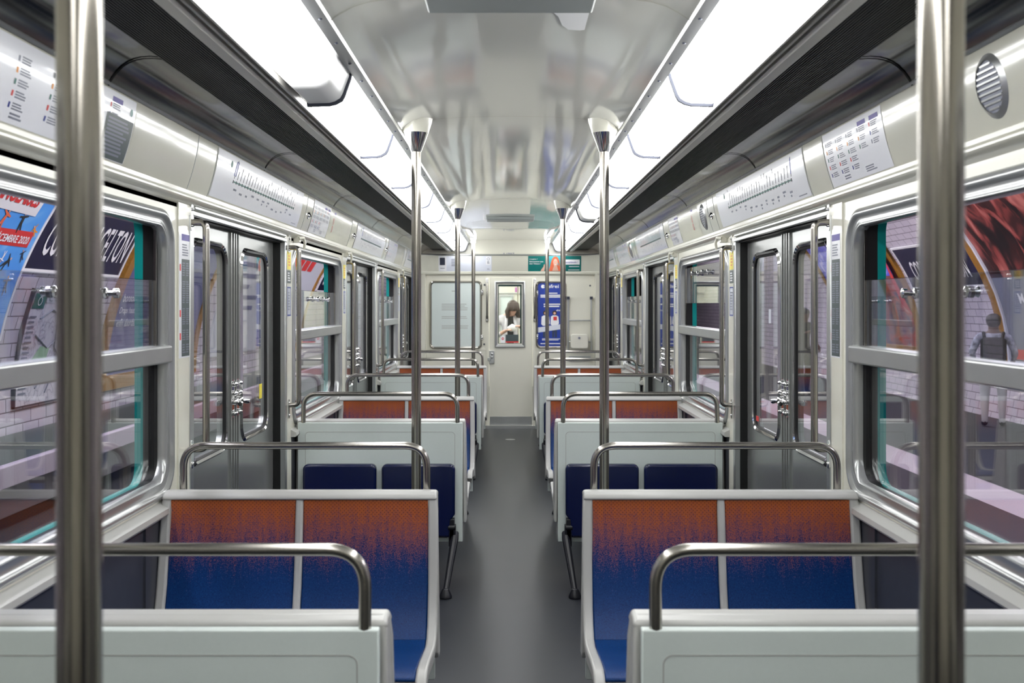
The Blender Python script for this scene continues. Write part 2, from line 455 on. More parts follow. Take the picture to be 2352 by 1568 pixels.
ALLD = [DOORS[0]-P]+DOORS; ALLW = [WINS[0]-P]+WINS
def make_wall(s):
    f = side(s); mb = MB()
    mb.rect(f, Y0, ALLD[0]-DH-2.02, 0, ZTOP)
    for yc in ALLW:
        a, b = yc-1.01, yc+1.01
        hole = rrect(yc-0.79, yc+0.79, 0.84, 1.775, 0.10); out = rect4(a, b, 0, ZTOP)
        mb.ring(f, out, hole, 0, 0)
        mb.ring(f, hole, hole, 0, -0.05)
        for p0, p1 in ((a, a+0.17), (b-0.17, b)):      # raised pillars beside the doors
            mb.fbox(f, p0+0.004, p1-0.003, 0.0, ZTOP-0.002, 0.0, 0.006)
    for yd in ALLD:
        mb.rect(f, yd-DH, yd+DH, ZDOOR, ZTOP)
        mb.fbox(f, yd-DH, yd+DH, ZDOOR, ZDOOR+0.006, -0.12, 0)
    mb.rect(f, DOORS[-1]+DH, YE, 0, ZTOP)
    mb.fbox(f, DOORS[-1]+DH+0.03, YE, 0, ZTOP, 0.0, 0.14)
    o = mb.build('wall_'+SIDE[s], M['cream'], loc=(0, 0, 0)); struct(o, 'cream laminate side wall on the %s' % SIDE[s])
    # dark dado and pale ledge below every window
    for i, yc in enumerate(ALLW):
        d = MB(); d.fbox(f, yc-0.84, yc+0.84, 0.0, 0.79, 0.0, 0.004)
        d.fbox(f, yc+0.50, yc+0.55, 0.0, 0.785, 0.004, 0.012); d.fbox(f, yc-0.55, yc-0.50, 0.0, 0.785, 0.004, 0.012)
        o = d.build('trim_dado', M['dado'], loc=(0, 0, 0)); struct(o, 'dark dado panel under the window')
        l = MB(); l.prism([(s*(XW-w), z) for w, z in ((0, 0.782), (0.03, 0.782), (0.036, 0.79), (0.034, 0.806), (0.0, 0.822))], 'y', yc-0.86, yc+0.86)
        o = l.build('trim_ledge', M['shell'], loc=(0, 0, 0)); struct(o, 'pale ledge under the window')
for s in (-1, 1): make_wall(s)

# end wall
we = MB()
XD0, XD1 = -0.255, 0.27
we.rect(endf, -1.15, XD0, 0, 2.30); we.rect(endf, XD1, 1.15, 0, 2.30); we.rect(endf, XD0, XD1, 1.80, 2.30)
we.fbox(endf, -1.15, XD0, 0.93, 0.936, 0.0, 0.006); we.fbox(endf, XD1, 1.15, 0.93, 0.936, 0.0, 0.006)
we.fbox(endf, XD0-0.03, XD0, 0, 1.80, -0.03, 0.012); we.fbox(endf, XD1, XD1+0.03, 0, 1.80, -0.03, 0.012)
struct(we.build('wall_end', M['cream'], loc=(0, 0, 0)), 'cream end wall of the carriage')
th = MB().fbox(endf, XD0-0.05, XD1+0.05, 0.0, 0.03, -0.03, 0.06)
struct(th.build('trim_threshold', M['alu'], loc=(0, 0, 0)), 'metal threshold under the end door')
bk = MB().box(-1.3, 1.3, Y0-0.05, Y0, 0, 2.3)
struct(bk.build('wall_back', M['cream'], loc=(0, 0, 0)))

# ceiling shell
prof = [(0, 0.815), (0.18, 0.812), (0.31, 0.804), (0.37, 0.796), (0.41, 0.784), (0.44, 0.768), (0.475, 0.745)]
full = [(-x, z+ZC) for x, z in reversed(prof[1:])]+[(x, z+ZC) for x, z in prof]
ce = MB(); n = len(full); ys = [Y0, 2, 4.54, 6.32, 8.1, 9.95, 10.2, 10.5, 10.8, YE]
drop = [0, 0, 0, 0, 0, 0, 0.008, 0.03, 0.04, 0.04]
vs = [(x, y, z-dz*max(0, 1-abs(x)/0.475)**0.4) for y, dz in zip(ys, drop) for x, z in full]
ce.add(vs, [(k*n+i, k*n+i+1, (k+1)*n+i+1, (k+1)*n+i) for k in range(len(ys)-1) for i in range(n-1)])
ceil_o = ce.build('ceiling', M['ceiling'], loc=(0, 0, 0), smooth=60); struct(ceil_o, 'glossy cream arched ceiling panel')
for y in (0.98, 2.76, 4.54, 6.32, 8.1, 9.95, 10.8):
    dz = 0.04 if y > 10.5 else 0
    mb = MB(); mb.sheet([(x, z-0.0025-dz*max(0, 1-abs(x)/0.475)**0.4) for x, z in full], [y-0.004, y+0.004]); mb.build('seam', M['coving'], ceil_o)

# bands along both sides of the ceiling
for s in (-1, 1):
    A = lambda pts: [(s*x, z+ZC) for x, z in pts]
    mb = MB(); mb.prism(A([(0.468, 0.752), (0.472, 0.738), (0.502, 0.728), (0.512, 0.74), (0.505, 0.757)]), 'y', Y0, YE)
    o = mb.build('trim_lamp_strip', M['alu'], loc=(0, 0, 0)); struct(o, 'screwed metal strip along the ceiling edge')
    scr = MB()
    for k in range(0, 46):
        y = 1.2+k*0.25
        c = Vector((s*0.487, y, ZC+0.7325)); scr.ball(c, 0.006, 8, 5, sz=0.5)
    scr.build('screw', M['inkdark'], o)['kind'] = 'stuff'
    mb = MB(); mb.prism(A([(0.51, 0.80), (0.51, 0.76), (0.65, 0.76), (0.65, 0.66), (0.72, 0.655), (0.77, 0.70), (0.77, 0.80)]), 'y', Y0, YE)
    struct(mb.build('trim_black_channel', M['trimblack'], loc=(0, 0, 0)), 'black channel behind the lamps')
    mb = MB()
    for x in (0.664, 0.684): mb.prism(A([(x, 0.66), (x, 0.638), (x+0.006, 0.637), (x+0.007, 0.66)]), 'y', Y0, YE)
    mb.prism(A([(0.706, 0.658), (0.704, 0.64), (0.711, 0.633), (0.742, 0.633), (0.752, 0.641), (0.752, 0.658)]), 'y', Y0, YE)
    struct(mb.build('trim_bright_rail', M['railgrey'], loc=(0, 0, 0)), 'bright metal rails edging the lamps')
    ribs = []
    for i in range(22):
        x = 0.754+i*0.008
        ribs += [(x, 0.652), (x+0.004, 0.652), (x+0.0045, 0.659), (x+0.0075, 0.659)]
    mb = MB(); mb.sheet(A(ribs), [Y0, YE])
    struct(mb.build('trim_grille', M['grille'], loc=(0, 0, 0), smooth=0), 'ribbed dark ventilation grille')
    sp = [(0.928, 0.658), (0.955, 0.660), (0.98, 0.659), (1.0, 0.655), (1.018, 0.648), (1.034, 0.638), (1.05, 0.622), (1.062, 0.606), (1.072, 0.588)]
    mb = MB(); mb.sheet(A(sp), [Y0, YE])
    so = mb.build('trim_soffit', M['soffit'], loc=(0, 0, 0), smooth=60); struct(so, 'dark glossy soffit above the advertising band')
    for k in range(6):
        y = 2.81+1.78*k
        mb = MB(); mb.sheet([(x*1.0, z-0.003) for x, z in A(sp)], [y-0.006, y+0.006]); mb.build('seam', M['trimblack'], so)

# coving band that runs round both sides and the end
path = [Vector((-XW, Y0)), Vector((-XW, YE-0.32))]
path += [Vector((-XW+0.32-0.32*math.cos(a), YE-0.32+0.32*math.sin(a))) for a in [PI/2*i/8 for i in range(1, 9)]]
path += [Vector((-p.x, p.y)) for p in reversed(path)]
cprof = [(0.074, 2.066)]+[(0.03+0.072*t-0.028*t*t, 1.87+0.19*t) for t in [1-i/10 for i in range(11)]]+[ (0.034, 1.868), (0.034, 1.856), (0.029, 1.853), (0.034, 1.849), (0.034, 1.843), (0.029, 1.836), (0.010, 1.827), (0.0, 1.821)]
def sweep(pr, mat, name, label):
    mb = MB(); n = len(pr); vs = []
    for i, p in enumerate(path):
        a = path[max(0, i-1)]; b = path[min(len(path)-1, i+1)]
        t = (b-a).normalized(); nn = Vector((t.y, -t.x))
        for d, z in pr:
            q = p+nn*d; vs.append((q.x, q.y, z))
    mb.add(vs, [(k*n+i, k*n+i+1, (k+1)*n+i+1, (k+1)*n+i) for k in range(len(path)-1) for i in range(n-1)])
    o = mb.build(name, mat, loc=(0, 0, 0), smooth=30); return struct(o, label)
sweep(cprof, M['coving'], 'trim_coving', 'cream advertising band round the carriage')
sweep([(0.062, 2.068), (0.068, 2.06), (0.078, 2.056), (0.084, 2.062), (0.080, 2.072), (0.07, 2.076)], M['alu'], 'trim_coving_rail', 'thin bright rail above the advertising band')
for s in (-1, 1):      # upright seams of the band
    f = cov(s); mb = MB()
    for y in (3.645, 3.885, 5.62, 5.80, 7.20, 7.445, 9.18, 9.36, 10.77, 11.0):
        u = y if s < 0 else -y
        for j in range(6): mb.fbox(f, u-0.0025, u+0.0025, 0.032*j, 0.032*(j+1), 0, 0.0015)
    struct(mb.build('trim_coving_seam', M['concrete'], loc=(0, 0, 0)))

# ------------------------------------------------------------------ ceiling lamps
lampP = [(0.508, 0.742), (0.512, 0.722), (0.532, 0.668), (0.54, 0.655), (0.556, 0.645), (0.574, 0.640), (0.643, 0.638), (0.645, 0.75), (0.515, 0.755)]
fade_left = endfade('lamp_diffuser_tired', 0.60, 0.60)
for s in (-1, 1):
    k = 0
    for i in range(-5, 7):
        y0 = 4.54+1.187*i+0.007; y1 = min(4.54+1.187*(i+1)-0.007, 12.50)
        if y1-y0 < 0.3: continue
        mb = MB(); mb.prism([(s*x, z+ZC) for x, z in lampP], 'y', y0, y1)
        mat = M['lamp']
        loc = (s*0.58, (y0+y1)/2, ZC+0.64)
        if (s, i) in ((-1, -2), (1, 2)): mat = fade_left
        o = mb.build('ceiling_light', mat, loc=loc, bevel=(0.004, 2), smooth=40)
        cp = [(0.500, 0.742), (0.504, 0.719), (0.524, 0.662), (0.533, 0.647), (0.553, 0.636), (0.574, 0.631), (0.645, 0.629), (0.647, 0.75), (0.515, 0.757)]
        for ya, yb in ((y1-0.005, y1+0.009),):
            mc = MB(); mc.prism([(s*x, z+ZC) for x, z in cp], 'y', ya, yb); mc.build('end_cap', M['inkdark'], o)
        nearest = ' with a dim far end' if mat is fade_left else ''
        tag(o, '%s white ceiling lamp from the camera in the %s row%s' % (ORD[k], SIDE[s], nearest), 'ceiling light', 'lamps in two rows along the ceiling'); k += 1

# ceiling vents
for y0, y1, zz, lb in ((2.45, 2.84, 0.815, 'flat ceiling vent at the top edge near the camera'), (9.68, 9.98, 0.815, 'flat ceiling vent far down near the end wall')):
    t = thing('ceiling_vent', lb, 'vent', (0, (y0+y1)/2, ZC+zz), 'vents on the ceiling')
    MB().box(-0.222, 0.222, y0, y1, ZC+zz-0.030, ZC+zz-0.002).build('housing', M['ventgrey'], t, bevel=(0.006, 2))
    MB().box(-0.20, 0.20, y0+0.03, y1-0.03, ZC+zz-0.033, ZC+zz-0.029).build('grille', M['ventgrey'], t)
pp = [(0.0, 2.845), (0.218, 2.845), (0.218, 3.09), (0.205, 3.10), (0.17, 3.095), (0.15, 3.05), (0.135, 2.96), (0.12, 2.92), (0.09, 2.885), (0.05, 2.87)]
mb = MB(); zf = lambda x: ZC+0.811-0.004*(abs(x)/0.2)**2
mb.add([(x, y, zf(x)) for x, y in pp], [tuple(range(len(pp)))])
tag(mb.build('bare_paint_patch', M['patch']), 'white torn paint patch on the ceiling behind the near vent', 'patch')

# ------------------------------------------------------------------ windows
wn = 0
def make_window(s, yc, sash_top, n):
    f = side(s)
    root = snode('window_%d' % n, (s*XW, yc, 0.82), 'window in the %s wall' % SIDE[s])
    u0, u1, v0, v1 = yc-0.80, yc+0.80, 0.828, 1.788
    o3 = rrect(u0+0.066, u1-0.066, v0+0.066*0.92, v1-0.066*0.92, 0.11-0.066*0.53)
    mb = MB(); i_ = lambda d, w_: rrect(u0+d, u1-d, v0+d*0.92, v1-d*0.92, 0.11-d*0.53)
    st = [(0, -0.002), (0, 0.001), (0.006, 0.0075), (0.014, 0.012), (0.022, 0.0135), (0.027, 0.010), (0.030, 0.002), (0.034, 0.0005), (0.052, -0.001), (0.055, 0.001), (0.059, 0.001), (0.062, -0.003), (0.066, -0.016), (0.066, -0.03)]
    for (d0, w0), (d1, w1) in zip(st[:-1], st[1:]): mb.ring(f, i_(d0, 0), i_(d1, 0), w0, w1)
    mb.build('frame', M['winframe'], root, smooth=50)
    g1 = o3; g2 = rrect(u0+0.085, u1-0.085, v0+0.048, v1-0.02, 0.06)
    mb = MB(); mb.ring(f, g1, g2, -0.03, -0.034); mb.ring(f, g2, g2, -0.034, -0.072); mb.build('gasket', M['black'], root, smooth=50)
    mb = MB(); mb.ring(f, g2, g2, -0.072, -0.100); mb.build('outer_reveal', M['jade'], root, smooth=50)
    mb = MB(); mb.fbox(f, u0+0.05, u1-0.05, 1.277, 1.334, -0.05, 0.016); mb.build('transom', M['alu'], root, bevel=(0.006, 2))
    mb = MB(); mb.fbox(f, u0+0.086, u1-0.086, v0+0.05, 1.28, -0.05, -0.044); mb.build('glass', M['glass'], root)
    mb = MB(); mb.fbox(f, u1-0.105, u1-0.098, 1.33, v1-0.065, -0.03, -0.022); mb.fbox(f, u0+0.098, u0+0.105, 1.33, v1-0.065, -0.03, -0.022); mb.build('sash_guide', M['steel'], root)
    sb = sash_top-0.235
    mb = MB(); mb.slab(f, rrect(u0+0.095, u1-0.095, sb, sash_top, 0.018), -0.034, -0.026); sh = mb.build('sash', M['sash'], root, bevel=(0.002, 1))
    for du in (-0.17, 0.17):
        kb = MB()
        c = lambda w: Vector(f(yc+du+0.1, sash_top-0.048, w))
        kb.tube([c(-0.026), c(-0.02), c(-0.018), c(-0.002), c(0.0), c(0.012), c(0.015)], 0.01, 14, radii=[0.017, 0.016, 0.008, 0.008, 0.015, 0.015, 0.009])
        kb.tube([c(-0.034), c(-0.044), c(-0.046), c(-0.058)], 0.01, 14, radii=[0.016, 0.016, 0.009, 0.015])
        kb.build('knob', M['chrome'], sh)
    return root
for s in (-1, 1):
    for i, yc in enumerate(ALLW):
        wn += 1
        make_window(s, yc, 1.715 if (s == 1 and i == 2) else 1.552, wn)

# ------------------------------------------------------------------ side doors
def make_door(s, yd, n):
    f = side(s)
    root = snode('door_%d' % n, (s*XW, yd, 0), 'double-leaf door in the %s wall' % SIDE[s])
    mb = MB()
    for e in (-1, 1):
        y = yd+e*DH
        mb.fbox(f, min(y, y+e*0.045), max(y, y+e*0.045), 0.0, ZDOOR, -0.02, 0.010)
    mb.fbox(f, yd-DH-0.02, yd+DH+0.02, ZDOOR, ZDOOR+0.018, -0.05, 0.014)
    mb.fbox(f, yd-DH, yd+DH, ZDOOR+0.024, ZDOOR+0.036, -0.01, 0.016)
    mb.build('door_frame', M['alu'], root, bevel=(0.003, 2))
    mb = MB()
    for e in (-1, 1):
        y = yd+e*DH; mb.fbox(f, min(y, y-e*0.004), max(y, y-e*0.004), 0.0, ZDOOR, -0.10, -0.015)
    mb.fbox(f, yd-DH, yd+DH, ZDOOR-0.005, ZDOOR, -0.10, -0.01)
    mb.build('seal', M['black'], root)
    for e in (-1, 1):
        a, b = (yd-DH+0.01, yd-0.006) if e < 0 else (yd+0.006, yd+DH-0.01)
        h0, h1 = (a+0.15, b-0.13) if e < 0 else (a+0.13, b-0.15)
        hole = rrect(h0, h1, 0.875, 1.705, 0.07); out = rect4(a, b, 0.01, ZDOOR-0.004)
        lf = MB(); lf.ring(f, out, hole, -0.05, -0.05); lf.ring(f, out, hole, -0.085, -0.085); lf.ring(f, out, out, -0.05, -0.085); lf.ring(f, hole, hole, -0.05, -0.085)
        # pressed ribs beside the meeting edge
        m0 = b if e < 0 else a
        for q in (0.012, 0.055):
            yy = m0+e*q
            lf.fbox(f, yy-0.007, yy+0.007, 0.02, ZDOOR-0.01, -0.052, -0.042)
        leaf = lf.build('leaf', M['door'], root, smooth=35)
        i1 = rrect(h0-0.022, h1+0.022, 0.853, 1.727, 0.085); i2 = rrect(h0-0.012, h1+0.012, 0.863, 1.717, 0.08); i3 = rrect(h0+0.008, h1-0.008, 0.883, 1.697, 0.064)
        mb = MB(); mb.ring(f, i1, i2, -0.05, -0.041); mb.ring(f, i2, hole, -0.041, -0.05); mb.build('window_bezel', M['chrome'], leaf, smooth=60)
        mb = MB(); mb.ring(f, hole, i3, -0.045, -0.049); mb.ring(f, i3, i3, -0.049, -0.060); mb.build('gasket', M['black'], leaf, smooth=60)
        mb = MB(); mb.slab(f, rrect(h0+0.004, h1-0.004, 0.879, 1.701, 0.066), -0.058, -0.053); mb.build('glass', M['glass'], leaf)
        yl = m0+e*0.034
        lt = MB(); lt.slab(f, rrect(yl-0.013, yl+0.013, 0.985, 1.15, 0.011), -0.05, -0.041)
        for zz in (1.005, 1.09, 1.13):
            c = [Vector(f(yl, zz, ww)) for ww in (-0.042, -0.032, -0.028, -0.020)]
            lt.tube(c, 0.01, 12, radii=[0.012, 0.012, 0.010, 0.005])
        c = [Vector(f(yl, 1.055, ww)) for ww in (-0.042, -0.022, -0.018)]
        lt.tube(c, 0.01, 12, radii=[0.015, 0.014, 0.010])
        if e == (1 if s < 0 else -1) or yd == DOORS[0]:
            lt.tube([Vector(f(yl-e*0.02, 1.052, -0.018)), Vector(f(yl, 1.052, -0.012)), Vector(f(yl+e*0.02, 1.048, -0.005)), Vector(f(yl+e*0.028, 1.046, -0.004))], 0.012, 10, radii=[0.008, 0.010, 0.013, 0.010])
        lt.build('latch', M['chrome'], leaf, smooth=50)
    return root
dn = 0
for s in (-1, 1):
    for yd in ALLD:
        dn += 1; make_door(s, yd, dn)

# stickers on the near door glass
def on_door(s, y0, y1, z0, z1, mat, name, label, w=-0.0525):
    f = side(s); mb = MB(); mb.fbox(f, y0, y1, z0, z1, w, w+0.0008)
    return tag(mb.build(name, mat), label, 'sticker', 'stickers on the door glass')
on_door(-1, 4.18, 4.205, 1.16, 1.385, M['white'], 'glass_sticker', 'white upright strip on the near leaf glass of the first left door')
on_door(-1, 4.16, 4.20, 0.93, 1.0, M['yellow'], 'glass_sticker', 'yellow tag low on the near leaf glass of the first left door')
on_door(-1, 5.05, 5.10, 1.02, 1.09, M['yellow'], 'glass_sticker', 'yellow tag low on the far leaf glass of the first left door')
on_door(1, 4.86, 4.90, 1.385, 1.45, M['palegreyblue'], 'glass_sticker', 'pale small tag high on the far leaf glass of the first right door')
on_door(1, 5.10, 5.15, 0.905, 0.93, M['inkred'], 'glass_sticker', 'orange red tag at the bottom of the far leaf glass of the first right door')
on_door(1, 3.96, 4.0, 0.905, 0.935, M['inkred'], 'glass_sticker', 'orange red tag at the bottom of the near leaf glass of the first right door')
on_door(1, 7.63, 7.67, 1.08, 1.36, M['white'], 'glass_sticker', 'white upright strip on the glass of the second right door')

# ------------------------------------------------------------------ grab handles on the pillars
def grab_handle(s, y, label):
    f = side(s); t = thing('grab_handle', label, 'handle', f(y, 0.92, 0.006), 'upright grab handles beside the doors')
    pts = [f(y, 1.765, 0.010), f(y, 1.765, 0.062), f(y, 0.955, 0.062), f(y, 0.955, 0.010)]
    pts = fillet(pts, 0.075, 10)
    MB().tube(pts, 0.0125, 14).build('rail', M['steel'], t, smooth=60)
    for z0, z1 in ((1.735, 1.83), (0.885, 0.985)):
        mb = MB(); mb.slab(f, rrect(y-0.014, y+0.014, z0, z1, 0.012), 0.006, 0.013)
        for zz in (z0+0.018, z1-0.018): mb.ball(f(y, zz, 0.0135), 0.006, 8, 6)
        mb.build('bracket', M['chrome'], t, smooth=40)
for s in (-1, 1):
    for i, yd in enumerate(DOORS):
        grab_handle(s, yd-DH-0.03, 'chrome grab handle on the near side of the %s %s door' % (ORD[i], SIDE[s]))
        grab_handle(s, yd+DH+0.08 if i < 2 else yd+DH+0.0, 'chrome grab handle on the far side of the %s %s door' % (ORD[i], SIDE[s]))

# alarm hooks
for s in (-1, 1):
    f = side(s)
    for y, wh in ((5.60, 'above the far side of the first'), (7.265, 'above the near side of the second'), (10.82, 'above the near side of the third')):
        t = thing('alarm_hook', 'cream curved alarm hook %s %s door' % (wh, SIDE[s]), 'hook', f(y, 1.77, 0.0), 'cream alarm hooks below the advertising band')
        MB().fbox(f, y-0.02, y+0.02, 1.80, 1.835, 0.0, 0.035).build('mount', M['cream'], t, bevel=(0.004, 2))
        pts = [f(y-0.02, 1.822, 0.03), f(y+0.0, 1.826, 0.05), f(y+0.02, 1.80, 0.055), f(y+0.028, 1.765, 0.048)]
        MB().tube(pts, 0.008, 8, radii=[0.010, 0.010, 0.008, 0.006]).build('lever', M['cream'], t, smooth=60)

# ------------------------------------------------------------------ poles
def pole(x, y, kind, label):
    t = thing('pole', label, 'pole', (x, y, 0), 'upright steel poles along the aisle')
    top = 2.20
    MB().tube([(x, y, 0.0), (x, y, top)], 0.0208, 24).build('shaft', M['pole'], t, smooth=60)
    MB().tube([(x, y, 0.0), (x, y, 0.012), (x, y, 0.02)], 0.05, 24, radii=[0.045, 0.043, 0.024]).build('foot_plate', M['chrome'], t, smooth=40)
    if kind == 'cone':
        MB().tube([(x, y, 2.128), (x, y, 2.134), (x, y, 2.20), (x, y, 2.21)], 0.05, 28, radii=[0.0225, 0.024, 0.049, 0.053]).build('cone_collar', M['chrome'], t, smooth=50)
        MB().tube([(x, y, 2.209), (x, y, 2.255), (x, y, 2.30)], 0.05, 28, radii=[0.053, 0.068, 0.076]).build('ceiling_socket', M['cream'], t, smooth=50)
    else:
        MB().tube([(x, y, 2.15), (x, y, 2.185), (x, y, 2.187), (x, y, 2.24)], 0.03, 24, radii=[0.029, 0.029, 0.035, 0.035]).build('collar', M['chrome'], t, smooth=50)
for i, y in enumerate((0.99, 4.54, 8.10, 11.58)):
    for s in (-1, 1):
        nm = ['nearest', 'second', 'third', 'farthest'][i]
        pole(s*0.405, y, 'plain' if i == 3 else 'cone', '%s steel pole from the camera on the %s of the aisle' % (nm, SIDE[s]))

# ------------------------------------------------------------------ benches
sprof = [(-0.060, 0.852), (-0.072, 0.80), (-0.082, 0.72), (-0.092, 0.64), (-0.106, 0.56), (-0.126, 0.49), (-0.152, 0.435), (-0.19, 0.398), (-0.24, 0.385), (-0.34, 0.395), (-0.46, 0.412), (-0.54, 0.418), (-0.575, 0.408), (-0.59, 0.388)]
def offs(pr, d):
    out = []
    for i in range(len(pr)):
        a = Vector(pr[max(0, i-1)]); b = Vector(pr[min(len(pr)-1, i+1)]); t = (b-a).normalized()
        nn = Vector((t.y, -t.x))      # towards the sitter / up
        out.append((pr[i][0]+nn.x*d, pr[i][1]+nn.y*d))
    return out
def strip(mb, pr, a, b, x0, x1):
    return mb.prism(offs(pr, b)+list(reversed(offs(pr, a))), 'x', x0, x1)

def make_bench():
    root = thing('bench', 'bench', 'bench', (0, 0, 0), 'two-seat benches in facing rows')
    mb = MB()
    mb.prism(list(sprof)+[(-0.57, 0.365), (-0.45, 0.38), (-0.25, 0.35), (-0.16, 0.36), (-0.12, 0.42), (-0.085, 0.52), (-0.05, 0.70), (-0.022, 0.84), (-0.03, 0.855), (-0.045, 0.86)], 'x', -0.452, 0.452)
    for x0, x1 in ((-0.456, -0.424), (0.424, 0.456), (-0.0125, 0.0125)): strip(mb, sprof, -0.008, 0.022, x0, x1)
    tp = [(-0.04, 0.858), (-0.012, 0.852), (-0.012, 0.836), (-0.094, 0.832), (-0.092, 0.846), (-0.075, 0.858)]
    mb.prism(tp, 'x', -0.456, 0.456)
    # aisle and window side wings that close the gap to the panel
    for x0, x1 in ((-0.456, -0.438), (0.438, 0.456)):
        mb.prism([(-0.012, 0.85), (-0.06, 0.852), (-0.095, 0.60), (-0.135, 0.46), (-0.12, 0.34), (-0.07, 0.31), (-0.012, 0.31)], 'x', x0, x1)
    tz = lambda z: max(0.0, (z-0.79)/0.07)
    mb.v = [(x*(1-0.006*min(1, max(0, (z-0.55)/0.28))-0.013*min(1, tz(z))**2), y, z) for x, y, z in mb.v]
    mb.build('shell', M['shell'], root, bevel=(0.008, 3))
    for x0, x1 in ((-0.425, -0.012), (0.012, 0.425)):
        mb = MB(); strip(mb, [(-0.074, 0.834)]+sprof[1:8], 0.0, 0.012, x0, x1); mb.build('backrest', M['seat'], root, bevel=(0.006, 2))
        mb = MB(); strip(mb, sprof[7:13], 0.0, 0.013, x0, x1); mb.build('seat', M['seat'], root, bevel=(0.006, 2))
    mb = MB(); mb.box(-0.437, 0.437, -0.006, 0.020, 0.215, 0.845)
    pn = mb.build('back_panel', M['panel'], root, bevel=(0.003, 2))
    # shallow groove line on the back panel
    ff = lambda u, v, w=0.0: (u, 0.020+w, v)
    mb = MB(); mb.frame(ff, rrect(-0.397, 0.397, 0.15+0.10, 0.798, 0.02), rrect(-0.3945, 0.3945, 0.2525, 0.7955, 0.018), -0.001, 0.0008); mb.build('groove', M['concrete'], pn)
    pts = fillet([(-0.409, 0.007, 0.83), (-0.409, 0.007, 0.997), (0.409, 0.007, 0.997), (0.409, 0.007, 0.83)], 0.075, 10)
    MB().tube(pts, 0.0125, 18).build('grab_rail', M['steel'], root, smooth=60)
    for x in (-0.385, 0.385):
        mb = MB()
        e = 1 if x > 0 else -1
        pts = [(x+e*0.012, 0.04, 0.27), (x+e*0.012, 0.07, 0.24), (x-e*0.02, 0.31, 0.025)]
        mb.tube(pts, 0.013, 10, radii=[0.021, 0.021, 0.014])
        mb.tube([(x-e*0.02, 0.315, 0.0), (x-e*0.02, 0.315, 0.012), (x-e*0.02, 0.31, 0.045)], 0.03, 14, radii=[0.034, 0.032, 0.016])
        mb.box(x-0.018, x+0.018, 0.012, 0.075, 0.20, 0.31)
        mb.build('leg', M['navydark'], root, bevel=(0.004, 2))
    for x in (-0.285, 0.285):
        mb = MB(); mb.prism([(-0.04, 0.36), (-0.006, 0.36), (-0.006, 0.24), (-0.10, 0.33), (-0.40, 0.365), (-0.40, 0.39), (-0.1, 0.40)], 'x', x-0.015, x+0.015)
        mb.build('bracket', M['navydark'], root)
    return root
BX = 0.690
rows = [2.045, 3.535, 5.605, 7.095, 9.165, 10.655]
proto = make_bench()
where = ['nearest the camera', 'facing us', 'just beyond the first door', 'facing us behind the first door',
         'just beyond the second door', 'facing us nearest the end wall']
first = True
for i, y in enumerate(rows):
    for s in (-1, 1):
        away = (i % 2 == 0)
        nm = ['first', 'second', 'third', 'fourth', 'fifth', 'sixth'][i]
        if away: lb = '%s bench on the %s, pale back panel toward us, %s' % (nm, SIDE[s], where[i])
        else: lb = '%s bench on the %s, orange and blue seats, %s' % (nm, SIDE[s], where[i])
        rot = PI if away else 0.0
        if first:
            proto.location = (s*BX, y, 0); proto.rotation_euler = (0, 0, rot); proto['label'] = lb; first = False
        else: dup(proto, (s*BX, y, 0), rot, lb)

# folding seats (folded up)
def make_fold():
    root = thing('folding_seat', 'seat', 'folding seat', (0, 0, 0), 'blue folding seats folded up')
    ff = lambda u, v, w=0.0: (u, 0.022+w, v)
    lo = rrect(-0.192, 0.192, 0.255, 0.632, 0.03)
    mb = MB()
    lo = [(-0.165, 0.25), (0.165, 0.25), (0.172, 0.34), (0.192, 0.37)]+arcpts((0.165, 0.605), 0.028, 0, PI/2, 5)+arcpts((-0.165, 0.605), 0.028, PI/2, PI, 5)+[(-0.192, 0.37), (-0.172, 0.34)]
    mb.slab(ff, lo, 0.008, 0.055)
    mb.build('pad', M['navy'], root, bevel=(0.012, 4))
    mb = MB()
    for e in (-1, 1):
        x = e*0.175
        mb.box(x-0.014, x+0.014, 0.02, 0.075, 0.235, 0.345)
        mb.tube([(x-0.02, 0.065, 0.30), (x+0.02, 0.065, 0.30)], 0.016, 12)
    mb.box(-0.19, 0.19, 0.02, 0.032, 0.24, 0.27)
    mb.build('hinge', M['navydark'], root, bevel=(0.004, 2))
    mb = MB(); mb.tube([(-0.15, 0.04, 0.244), (0.15, 0.04, 0.244)], 0.004, 8); mb.build('rod', M['steel'], root)
    return root
fp = make_fold(); first = True
for i, y in ((2, 5.605), (4, 9.165)):
    for s in (-1, 1):
        for e in (-1, 1):
            pos = 'aisle' if e*s < 0 else 'window'
            lb = 'blue folding seat, %s side, on the %s bench back panel beyond the %s door' % (pos, SIDE[s], ['', '', 'first', '', 'second'][i])
            if first:
                fp.location = (s*BX+e*0.207, y, 0); fp.rotation_euler = (0, 0, PI); fp['label'] = lb; first = False
            else: dup(fp, (s*BX+e*0.207, y, 0), PI, lb)
for s in (-1, 1):
    dup(fp, (s*0.475, YE, 0), PI, 'blue folding seat on the end wall just %s of the end door' % SIDE[s])

# ------------------------------------------------------------------ notices on the advertising band
def lines(f, u0, u1, v0, v1, n, w, fill=0.55, ragged=0.3, mb=None):
    mb = mb or MB()
    for i in range(n):
        v = v1-(v1-v0)*(i+0.5)/n; h = (v1-v0)/n*fill/2
        x1 = u1-(u1-u0)*random.random()*ragged
        mb.rect(f, u0, x1, v-h, v+h, w)
    return mb
def icons(f, cells, w, mats, parent, size=0.009):
    for k, mt in enumerate(mats):
        mb = MB()
        for c in cells[k::len(mats)]: mb.rect(f, c[0], c[0]+size, c[1]-size, c[1]+size*0.4, w)
        if mb.v: mb.build('icon', mt, parent)

